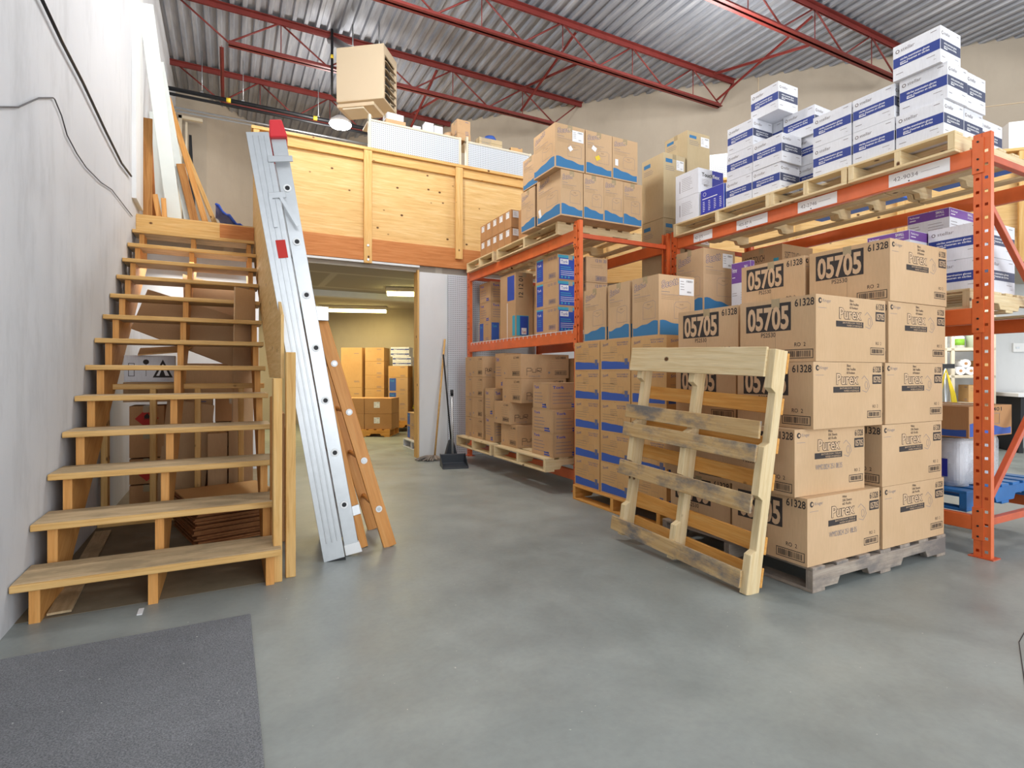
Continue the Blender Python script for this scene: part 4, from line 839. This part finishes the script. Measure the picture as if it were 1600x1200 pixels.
# kraft cartons with blue foot standing on them
SG = 'tall kraft cartons with a blue foot'
zs = .1235+5*.2385
for y0_, ly_, lx_, lb, st in ((2.90, .28, .34, 'nearest of the row standing on the blue-wave cartons', (('F', .19, .30, .33, .42),)), (3.21, .26, .34, 'second of the row standing on the blue-wave cartons', ()), (3.50, .30, .34, 'far end of the row standing on the blue-wave cartons', ())):
    carton(2.66, y0_, zs, lx_, ly_, .435, 'scott', 'tall kraft carton with blue foot, '+lb, SG, stick=st)

# big kraft carton level on the right rack
carton(3.87, 3.52, 1.4355+.0, .30, .30, .14, 'plain', 'plain kraft box under the tall labelled carton on the right rack middle level', 'boxes on the right rack middle level', tape=False)
carton(3.75, 3.52, 1.58, .40, .33, .60, 'scott', 'tall blue-footed kraft carton with white label, right rack middle level', SG, stick=(('F', .24, .44, .37, .57),))
carton(3.99, 3.22, 1.4355+.0, .05, .20, .60, 'purple', 'thin purple and white box between the tall kraft carton and the 05705 cartons', 'purple and white glove boxes', tape=False)
carton(4.28, 3.13, 1.44, .42, .42, .75, '540', 'kraft carton with teal number above the topmost 05705 cartons', 'boxes on the right rack middle level')

# glove cartons, top of right rack
ST = 'white glove cartons with a navy band'
zr = [Z2+PH, Z2+PH+.221, Z2+PH+.442, Z2+PH+.663]; gl = .262; gd = .235; gh = .219
def gc(x, y, k, lb, rot=0, ly=gl, z=None, lx=gd): return carton(x, y, zr[k] if z is None else z, lx, ly, gh, 'stellar', 'white navy-banded glove carton, '+lb, ST, rot, tape=False)
gc(3.79, 1.70, 0, 'bottom of the near front stack beside the tall upright'); gc(3.80, 1.685, 1, 'second up in the near front stack beside the tall upright'); gc(3.775, 1.71, 2, 'topmost of all, near front stack')
gc(4.03, 1.70, 0, 'bottom, directly behind the near front stack'); gc(4.04, 1.69, 1, 'second up, directly behind the near front stack'); gc(4.28, 1.72, 0, 'behind the tall upright at the rack end', lx=.30)
gc(3.79, 1.972, 0, 'bottom of the second front stack from the upright'); gc(3.79, 1.972, 1, 'top of the second front stack from the upright'); gc(3.79, 2.245, 0, 'bottom of the third front stack from the upright', ly=.275); gc(3.79, 2.245, 1, 'top of the third front stack from the upright', ly=.275)
gc(4.04, 2.56, 0, 'bottom of the set-back stack beside the gap between the pallets'); gc(4.04, 2.60, 1, 'middle of the set-back stack beside the gap between the pallets'); gc(4.02, 2.66, 2, 'top of the set-back stack beside the gap between the pallets', 2)
gc(3.79, 2.79, 0, 'bottom of the front stack left of the gap', ly=.25); gc(3.785, 2.77, 1, 'upper one of the front stack left of the gap', ly=.26)
gc(3.79, 3.045, 0, 'bottom of the far left front stack'); gc(3.79, 3.035, 1, 'middle of the far left front stack'); gc(3.79, 3.035, 2, 'top of the far left front stack', ly=.255)
gc(4.04, 3.00, 0, 'bottom of the hidden stack behind the far left one'); gc(4.04, 3.00, 1, 'middle of the hidden stack behind the far left one'); gc(4.04, 2.95, 2, 'top of the hidden stack behind the far left one', 0)
gc(3.84, 2.84, 3, 'lone one perched on top of the left group', 0, ly=.255)
# touch flex pair and kraft cartons behind
TG = 'blue and white glove cartons'
carton(3.78, 3.32, zr[0], .26, .26, .005+.215, 'tflexb', 'royal blue glove carton turned sideways at the bottom beside the white glove cartons', TG, tape=False); carton(3.77, 3.60, zr[0], .28, .28, .219, 'tflex', 'lower blue and white glove carton at the far end of the right rack top', TG, tape=False)
carton(3.77, 3.60, zr[1], .32, .28, .225, 'tflex', 'upper blue and white glove carton at the far end of the right rack top', TG, tape=False)
KG = 'pale kraft cartons at the rack corner'
for k in range(5):
    carton(3.86, 4.14, .002+k*.655, .29, .32, .652, 'wypall', 'pale tall carton in the left floor stack behind the rack corner, '+('bottom', 'second', 'third', 'fourth', 'top')[k], KG, stick=((('F', .17, .50, .27, .60),) if k > 2 else ()))
for k in range(7): carton(4.17, 4.13, .002+k*.508, .32, .32, .505, 'wypall', 'pale carton in the right floor stack behind the rack corner, '+('bottom', 'second', 'third', 'fourth', 'fifth', 'sixth', 'top')[k], KG, stick=((('F', .19, .37, .31, .47),) if k > 3 else ()))
carton(4.50, 3.40, zr[0], .26, .32, .42, 'wypall', 'pale kraft carton just left of the white glove cartons, farther back', KG)
# cartons on top of the left rack
zt1 = Z1+PH
for i, x in enumerate((2.62, 2.865, 3.095, 3.32)): carton(x, 4.10, zt1, .228 if i else .238, .42, .41, 'scott', 'blue-footed kraft carton, lower row on the left rack top, '+('first from the aisle', 'second from the aisle', 'third from the aisle', 'farthest from the aisle')[i], SG, stick=((('L', .04, .06, .08, .14, 'paper', .3, False),) if i == 0 else ()))
for i, (x, lx_) in enumerate(((2.555, .315), (2.88, .30), (3.185, .30))): carton(x, 4.09, zt1+.412, lx_, .38, .395, 'scott', 'blue-footed kraft carton, upper row on the left rack top, '+('at the aisle', 'middle', 'farthest from the aisle')[i], SG, stick=((('F', .18, .26, .30, .36), ('F', .14, .17, .18, .21, 'paper', .7, False)) if i == 0 else (('F', .07, .22, .12, .26, 'paper', -.5, False), ('F', .11, .14, .16, .18, 'yellow', .5, False)) if i == 1 else (('F', .03, .13, .065, .19, 'paper', 0, False),)))
carton(2.62, 4.56, zt1, .3, .28, .40, 'scott', 'dim kraft carton with blue foot lying behind the aisle corner cartons on the left rack', SG); carton(2.62, 4.50, zt1+.412, .3, .30, .30, 'scott', 'dim kraft carton above the one behind the aisle corner on the left rack', SG)
for k in range(2):
    for i in range(5): carton(2.75, 5.31+i*.165, zt1+k*.198, .33, .160, .195, 'small', 'small brown labelled carton, %s row, %s in the row' % (('lower', 'upper')[k], ('nearest', 'second', 'middle', 'fourth', 'farthest')[i]), 'small brown cartons on the left rack top', tape=False, stick=(('L', .04, .11, .12, .18), ('F', .02, .11, .16, .185)) if i == 0 else (('L', .04, .11, .12, .18),))
carton(2.80, 4.93, zt1, .34, .3, .36, 'small', 'open brown carton between the small labelled ones and the blue-footed cartons', 'small brown cartons on the left rack top')

# left rack, middle level
zm = 1.456; TK = 'blue and kraft paper cartons'
for k in range(3): carton(2.80, 4.44, zm+k*.252, .30, .42, .25, 'tork', ('bottom', 'middle', 'top')[k]+' kraft carton with blue ends in the stack by the near upright', TK)
for k in range(3): carton(3.12, 4.42, zm+k*.252, .26, .38, .25, 'tork12', ('bottom', 'middle', 'top')[k]+' kraft carton printed 12 01 33 just right of the near upright', 'cartons printed 12 01 33', tape=False)
carton(2.80, 5.30, zm, .22, .38, .72, 'torktall', 'tall kraft carton standing on end in the middle of the left rack', TK)
carton(3.03, 5.15, zm, .16, .3, .32, 'plain', 'kraft box under the small blue-faced one on the left rack', TK, tape=False); carton(3.03, 5.13, zm+.322, .16, .3, .26, 'bluepanel', 'small blue-faced box between the tall carton and the blue-ended stack', TK, tape=False)
for k in range(3): carton(2.86-(.03 if k == 0 else 0), 6.07 if k else 6.02, zm+k*.248, .30, .33, .245, 'torkbrown' if k else 'bluepanel', ('bottom blue-panelled', 'middle', 'top')[k]+' kraft carton in the stack at the far end of the left rack', TK)
carton(3.42, 5.9, zm, .35, .3, .5, 'plain', 'plain kraft box deep at the far end of the left rack middle level', 'boxes on the left rack middle level'); carton(3.30, 4.95, zm, .35, .6, .45, 'sight', 'dark kraft box deep in the middle of the left rack', 'boxes on the left rack middle level')
carton(3.42, 4.10, zm, .34, .30, .35, 'tork', 'blue-topped box seen over the blue-footed cartons', TK)

# left rack, lower level
zl = .1905+PH+.0005; PV = 'kraft value cartons in the lower left rack'
def lc(x, y, z, lx, ly, lz, st, lb): carton(x, y, z, lx, ly, lz, st, lb, PV, tape=False)
lc(2.53, 4.09, zl, .34, .37, .215, 'torkbrown', 'bottom purple-printed carton at the near corner of the lower level'); lc(2.53, 4.085, zl+.217, .34, .37, .205, 'torkbrown', 'middle purple-printed carton at the near corner of the lower level'); lc(2.53, 4.155, zl+.424, .40, .285, .235, 'torkbrown', 'pale top carton of the near corner stack on the lower level')
lc(2.54, 4.78, zl, .50, .35, .225, 'pur', 'bottom carton of the outlined-logo stack on the lower level'); lc(2.52, 4.90, zl+.227, .50, .36, .225, 'pur', 'second carton, protruding, of the outlined-logo stack'); lc(2.54, 4.69, zl+.454, .52, .41, .24, 'pur', 'third carton of the outlined-logo stack on the lower level'); lc(2.54, 4.70, zl+.696, .56, .41, .24, 'pur', 'top carton of the outlined-logo stack on the lower level')
lc(2.54, 5.30, zl, .2, .23, .28, 'torkbrown', 'bottom narrow purple-printed carton between the two stacks on the lower level'); lc(2.54, 5.31, zl+.282, .2, .23, .30, 'torkbrown', 'middle narrow purple-printed carton between the two stacks'); lc(2.62, 5.20, zl+.584, .2, .24, .38, 'torkbrown', 'top upright purple-printed carton between the two stacks')
for k, (y, nm) in enumerate(((5.60, 'bottom'), (5.60, 'second'), (5.60, 'third'), (5.60, 'top'))): lc(2.54, y, zl+k*.236, .26, .30 if k != 3 else .31, .234, 'pur', nm+' carton of the stack second from the far end, lower level')
for k in range(4): lc(2.545, 5.915, zl+k*.236, .26, .20, .234, 'generic', ('bottom', 'second', 'third', 'top')[k]+' carton of the farthest stack by the dustpan, lower level')
lc(3.12, 4.55, zl+.0, .4, .8, .9, 'plain', 'large plain carton deep in the shade of the lower level')

# right rack, middle and base level near the upright
zq = 1.4355+PH+.0005
carton(4.085, 1.62, zq, .40, .30, .215, 'stellar', 'white navy-banded glove carton, lower one behind the tall upright, middle level', ST, tape=False); carton(4.085, 1.62, zq+.217, .40, .30, .215, 'stellar', 'white navy-banded glove carton, upper one behind the tall upright, middle level', ST, tape=False)
for k in range(3): carton(4.39, 1.935, zq+k*.214, .36, .26, .212, 'purple', 'purple-topped white glove box, %s of the stack on the right rack' % ('bottom', 'middle', 'top')[k], 'purple and white glove boxes', tape=False)
for k in range(2): carton(3.88, 1.93, zq+k*.212, .36, .26, .210, 'purple', 'purple-topped white glove box, %s' % ('lower one behind the topmost 05705 carton', 'peeking over the topmost 05705 carton')[k], 'purple and white glove boxes', tape=False)
zb = .2355
BP = pallet(.98, 1.10, 'blue painted pallet on the base beams of the right rack', (3.87, 1.62, zb), 0, 'bluepallet', PG, name='blue_pallet')
t = thing('wrapped_bundle', 'white plastic-wrapped bundle of rolls on the blue pallet', 'bundle', (3.95, 1.68, zb+PH))
m = MB()
rr = .085
for i in range(3):
    for j in range(3): m.tube([(.09+i*.165, .09+j*.165, .002), (.09+i*.165, .09+j*.165, .30)], rr, 'wrap', 14)
m.build('paper_roll', t)
m = MB(); m.box((0, 0, .001), (.51, .51, .305), 'film'); o = m.build('plastic_wrap', t, .04, 4)
m = MB(); dd = Deco(m, (-.002, .51, 0), (0, -1, 0), (-1, 0, 0), .5, .3); dd.rect(.30, .06, .44, .17, 'indigo', 2); dd.rect(.05, .24, .15, .26, 'blue', 2); m.build('blue_print', t)
carton(3.92, 1.63, zb+PH+.308, .55, .62, .19, 'sight', 'brown carton printed 480401 resting on the wrapped white bundle', 'boxes on the right rack base')

# ---------------------------------------------------------------- the leaning pallet
ang = math.atan2(.14, 1.17)
PHI = math.radians(2.6)
LP = thing('leaning_pallet', 'pale pallet with grey stained boards standing on end against the tall 05705 cartons', 'pallet', (2.165, 2.80, .050))
LP.rotation_mode = 'XYZ'
Rm = Matrix(((math.sin(ang), 0, math.cos(ang)), (0, -1, 0), (math.cos(ang), 0, -math.sin(ang)))); LP.rotation_euler = (Rm @ Matrix.Rotation(PHI, 3, 'Z')).to_euler()
LL, LW = 1.18, 1.035
for i, y in enumerate((.05, LW/2-.03, LW-.055)):
    n1, n2 = LL*.16, LL*.40; poly = [(0, .016), (n1, .016), (n1+.02, .05), (n2-.02, .05), (n2, .016), (LL-n2, .016), (LL-n2+.02, .05), (LL-n1-.02, .05), (LL-n1, .016), (LL, .016), (LL, .105), (0, .105)]
    m = MB(); m.prism(poly, 'y', y, y+.042, 'pallet_new', (1, 0, 0)); m.build('stringer', LP, .002)
for x0_, w_, mt in ((.015, .085, 'pallet_worn'), (.375, .09, 'pallet_worn'), (.62, .085, 'pallet_worn'), (.735, .085, 'pallet_worn'), (1.035, .145, 'pallet_new')):
    m = MB(); s = .012*random.uniform(-1, 1); m.hexa([(x0_, s, 0), (x0_+w_, s, 0), (x0_+w_+.008, LW-.04+s, 0), (x0_+.008, LW-.04+s, 0), (x0_, s, .016), (x0_+w_, s, .016), (x0_+w_+.008, LW-.04+s, .016), (x0_+.008, LW-.04+s, .016)], mt, (0, 1, 0)); m.build('front_board', LP, .002)
for x0_, w_ in ((.03, .095), (.19, .085), (.50, .08), (.68, .075), (.87, .08), (1.07, .10)):  # orange light on the rear boards is put into their wood colour
    m = MB(); m.box((x0_, .01, .105), (x0_+w_, LW-.012, .121), 'pallet_orange', (0, 1, 0)); m.build('rear_board', LP, .002)

# ---------------------------------------------------------------- back room stock, laid parallel to the diagonal wall
BR = 'boxes stored in the back room'
def bc(x, y, z, lx, ly, lz, st, lb): carton(x, y, z, lx, ly, lz, st, lb, BR, -30, tape=False)
pallet(.9, .62, 'small pallet under the four brown cartons in the back room', (1.62, 9.52, .0005), math.radians(-30), 'pallet_orange', 'pallets on the floor')
for k in range(2):
    for i in range(2): carton(1.63+.47*i*math.cos(.52), 9.55-.47*i*math.sin(.52), .1235+k*.262, .46, .5, .26, 'small', 'brown labelled carton on the back room pallet, %s %s' % (('lower', 'upper')[k], ('left', 'right')[i]), BR, -30, tape=False, stick=(('F', .16, .10, .26, .2),))
for k in range(6): bc(2.28, 10.38, .002+k*.259, .36, .40, .257, 'orangey', '%s box of the six-high kraft column in the back room' % ('bottom', 'second', 'third', 'fourth', 'fifth', 'top')[k])
bc(1.885, 10.62, .002, .40, .40, .80, 'orangey', 'lower tall kraft box left of the six-high column in the back room'); bc(1.885, 10.62, .804, .40, .40, .75, 'orangey', 'upper tall kraft box left of the six-high column in the back room')
bc(1.42, 10.88, .002, .42, .36, .70, 'orangey', 'kraft box behind the hand truck in the back room')
for k, (st, h) in enumerate((('bluepanel', .27), ('bluepanel', .26), ('bluepanel', .26), ('orangey', .21))): bc(2.60, 9.92, .20+[0, .272, .534, .796][k], .36, .4, h, st, '%s box of the blue-panelled column in the back room' % ('bottom', 'second', 'third', 'top kraft')[k])
pallet(.5, .5, 'yellowish pallet under the blue-panelled column in the back room', (2.58, 9.90, .075), math.radians(-30), 'pallet_orange', 'pallets on the floor'); pallet(.7, .6, 'spare pallet under the yellowish one in the back room', (2.58, 9.90, -.048+.0485), math.radians(-30), 'pallet_orange', 'pallets on the floor') if False else None
for k in range(4): bc(2.64+(.03 if k < 2 else 0), 9.90-(.02 if k < 2 else 0), 1.208+k*.086, .34, .3, .083, 'bluewhite', '%s flat navy and white box on the back room column' % ('lowest', 'second', 'third', 'topmost')[k])
for k in range(4): bc(3.02, 9.66, .002+k*.302, .40, .4, .30, 'bluepanel' if k < 3 else 'orangey', '%s box of the column half hidden by the door jamb in the back room' % ('bottom', 'second', 'third', 'top')[k])
# hand truck
HT = thing('hand_truck', 'black hand truck standing among the back room boxes', 'hand truck', (1.50, 10.28, 0), -.5); m = MB()
m.tube([(0, 0, .1), (0, 0, 1.0), (.03, 0, 1.08), (.10, 0, 1.12), (.22, 0, 1.12), (.29, 0, 1.08), (.32, 0, 1.0), (.32, 0, .1)], .012, 'dark_metal', 8); m.tube([(0, 0, .35), (.32, 0, .35)], .01, 'dark_metal', 6); m.tube([(.02, 0, .4), (.05, 0, .65), (.16, 0, .75), (.27, 0, .65), (.30, 0, .4)], .01, 'dark_metal', 6); m.build('frame', HT)
m = MB(); m.box((-.02, -.22, .01), (.34, 0, .02), 'steel'); m.build('toe_plate', HT)
for x in (-.06, .34): m = MB(); m.cyl((x, .06, .1), (x+.04, .06, .1), .1, 'black', 16); m.build('wheel', HT)
# low white plastic pallet with wrapped stock
pp = pallet(1.0, .8, 'white plastic pallet just inside the opening by the door jamb', (2.26, 7.0, .0005), 0, 'wrap', 'pallets on the floor', name='plastic_pallet')
for k in range(2):
    for i in range(2): carton(2.32, 7.05+i*.38, .1235+k*.19, .42, .36, .187, 'bluepanel', 'kraft and blue box on the plastic pallet, %s layer, %s' % (('lower', 'upper')[k], ('near', 'far')[i]), BR, tape=False)
m = MB()
for i in range(7): m.beam((2.30, 7.45-.03*i, .58+.03*i), (2.62, 7.02+.03*i, .52), .02, .008, 'ylabel')
tag(m.build('strapping_bundle'), 'loose bundle of shiny yellow strapping on the wrapped boxes by the door jamb', 'strapping')

# ---------------------------------------------------------------- room under the right-hand loft
def wd(t, d_, z): return Vector(((13.67-d_*1.4142)/2+t*r2, (13.67-d_*1.4142)/2-t*r2, z))
TH = thing('thermostat', 'white thermostat plate on the wall right of the tall upright', 'thermostat', wd(4.50, .014, 1.37), -PI/4); m = MB(); m.box((0, -.03, 0), (.2, 0, .13), 'white'); m.build('cover', TH, .004); m = MB(); m.box((.03, -.036, .05), (.07, -.03, .075), 'steel'); m.build('dial', TH)
SH = thing('shelf_unit', 'cream steel shelf unit standing behind the right rack', 'shelf unit', wd(3.47, .55, 0), -PI/4)
for x in (0, .09, .56): m = MB(); m.box((x, 0, 0), (x+.04, .04, 2.2), 'cream'); m.build('post', SH)
for x in (0, .56): m = MB(); m.box((x, .40, 0), (x+.04, .44, 2.2), 'cream'); m.build('post', SH)
for z in (.25, .62, 1.00, 1.38, 1.9): m = MB(); m.box((0, .0, z), (.60, .44, z+.04), 'cream'); m.build('shelf', SH, .003)
def onshelf(x, y, z): return SH.matrix_basis @ Vector((x, y, z))
Ms = Matrix.Translation(SH.location) @ Matrix.Rotation(-PI/4, 4, 'Z')
def sp(x, y, z): return Ms @ Vector((x, y, z))
for i, (x, z) in enumerate(((.22, 1.10), (.34, 1.10), (.28, 1.202))):
    m = MB(); a, b = sp(x, .05, z), sp(x, .32, z); m.tube([a, b], .058, 'paper', 20); m.tube([a+(a-b).normalized()*.001, a+(a-b).normalized()*.002], .02, 'kraft_dark', 12); tag(m.build('paper_towel_roll'), ('left lower', 'right lower', 'top')[i]+' cream paper roll on the shelf behind the tall upright', 'paper roll', 'paper rolls on the shelf')
m = MB(); a = sp(.24, .2, 1.422); m.tube([a, a+Vector((0, 0, .16)), a+Vector((0, 0, .2))], [.08, .08, .03], 'white', 14); m.tube([a+Vector((0, 0, .04)), a+Vector((0, 0, .13))], .0815, plain('green_label', '8CC63F', .5), 14); tag(m.build('jug'), 'white jug with green label on the upper shelf behind the rack', 'jug')
m = MB(); a = sp(.45, .2, 1.422); m.tube([a, a+Vector((0, 0, .28)), a+Vector((0, 0, .30))], [.105, .105, .09], plain('frosted_plastic', 'C9D3C2', .4), 16); tag(m.build('plastic_tub'), 'large frosted plastic tub on the upper shelf behind the rack', 'tub')
for i, (x, z, h) in enumerate(((.42, 1.042, .2), (.31, .662, .24), (.12, .292, .25))):
    o = carton(*sp(x, .05, z), .17, .3, h, 'orangey', ('kraft box beside the paper rolls on the shelf unit', 'yellowish kraft box on the low shelf right of the yellow cord', 'kraft box on the low shelf left of the yellow cord')[i], 'boxes on the shelf unit', -45, tape=False)
YC = thing('floor_machine', 'grey upright floor machine with a looped yellow cord behind the right rack', 'floor machine', wd(3.33, .95, 0), -PI/4)
m = MB(); m.cyl((0, 0, .1), (0, 0, 1.15), .03, 'steel', 10); m.box((-.10, -.03, 1.13), (.10, .03, 1.19), 'black'); m.build('handle', YC); m = MB(); m.tube([(0, 0, 0), (0, 0, .12), (0, 0, .2)], [.22, .22, .08], 'black', 18); m.build('base', YC)
m = MB()
for s in range(6): k = .014*s; m.tube([(-.09-k, -.04, .35), (-.06-k*.6, -.05, .8), (-.01, -.06, 1.10+.004*s), (.05+k*.6, -.05, .8), (.10+k, -.04, .35)], .008, 'ylabel', 5)
m.build('cord', YC)
DK = thing('desk', 'desk with pale top and black front by the far wall right of the rack', 'desk', wd(4.2, .80, 0), -PI/4); m = MB(); m.box((0, 0, .75), (2.2, .75, .80), 'white'); m.build('desk_top', DK, .003); m = MB(); m.box((.05, .05, .35), (2.15, .10, .75), 'black'); m.build('front_panel', DK); m = MB(); m.box((.05, .1, 0), (.10, .7, .75), 'black'); m.build('side_panel', DK)
for x, y in ((.9, .6), (1.3, .6)): pass
CB = thing('loft_cabinet', 'white cabinet with dark slots standing on the loft at the right edge', 'cabinet', wd(3.72, 1.62, 2.62), -PI/4); m = MB(); m.box((0, 0, 0), (.9, .5, 1.46), 'white'); m.build('cabinet_body', CB, .004)
for k in range(3): m = MB(); m.box((.15, -.006, 1.28-.13*k), (.75, -.001, 1.30-.13*k), 'dark_metal'); m.build('slot', CB)
PL = thing('loft_pegboard', 'small white pegboard panel standing on the loft behind the glove cartons', 'pegboard', wd(.34, 1.55, 3.70), -PI/4); m = MB(); m.box((0, 0, -1.08), (.45, .02, .42), 'peg', (1, 0, 0)); m.build('panel', PL)
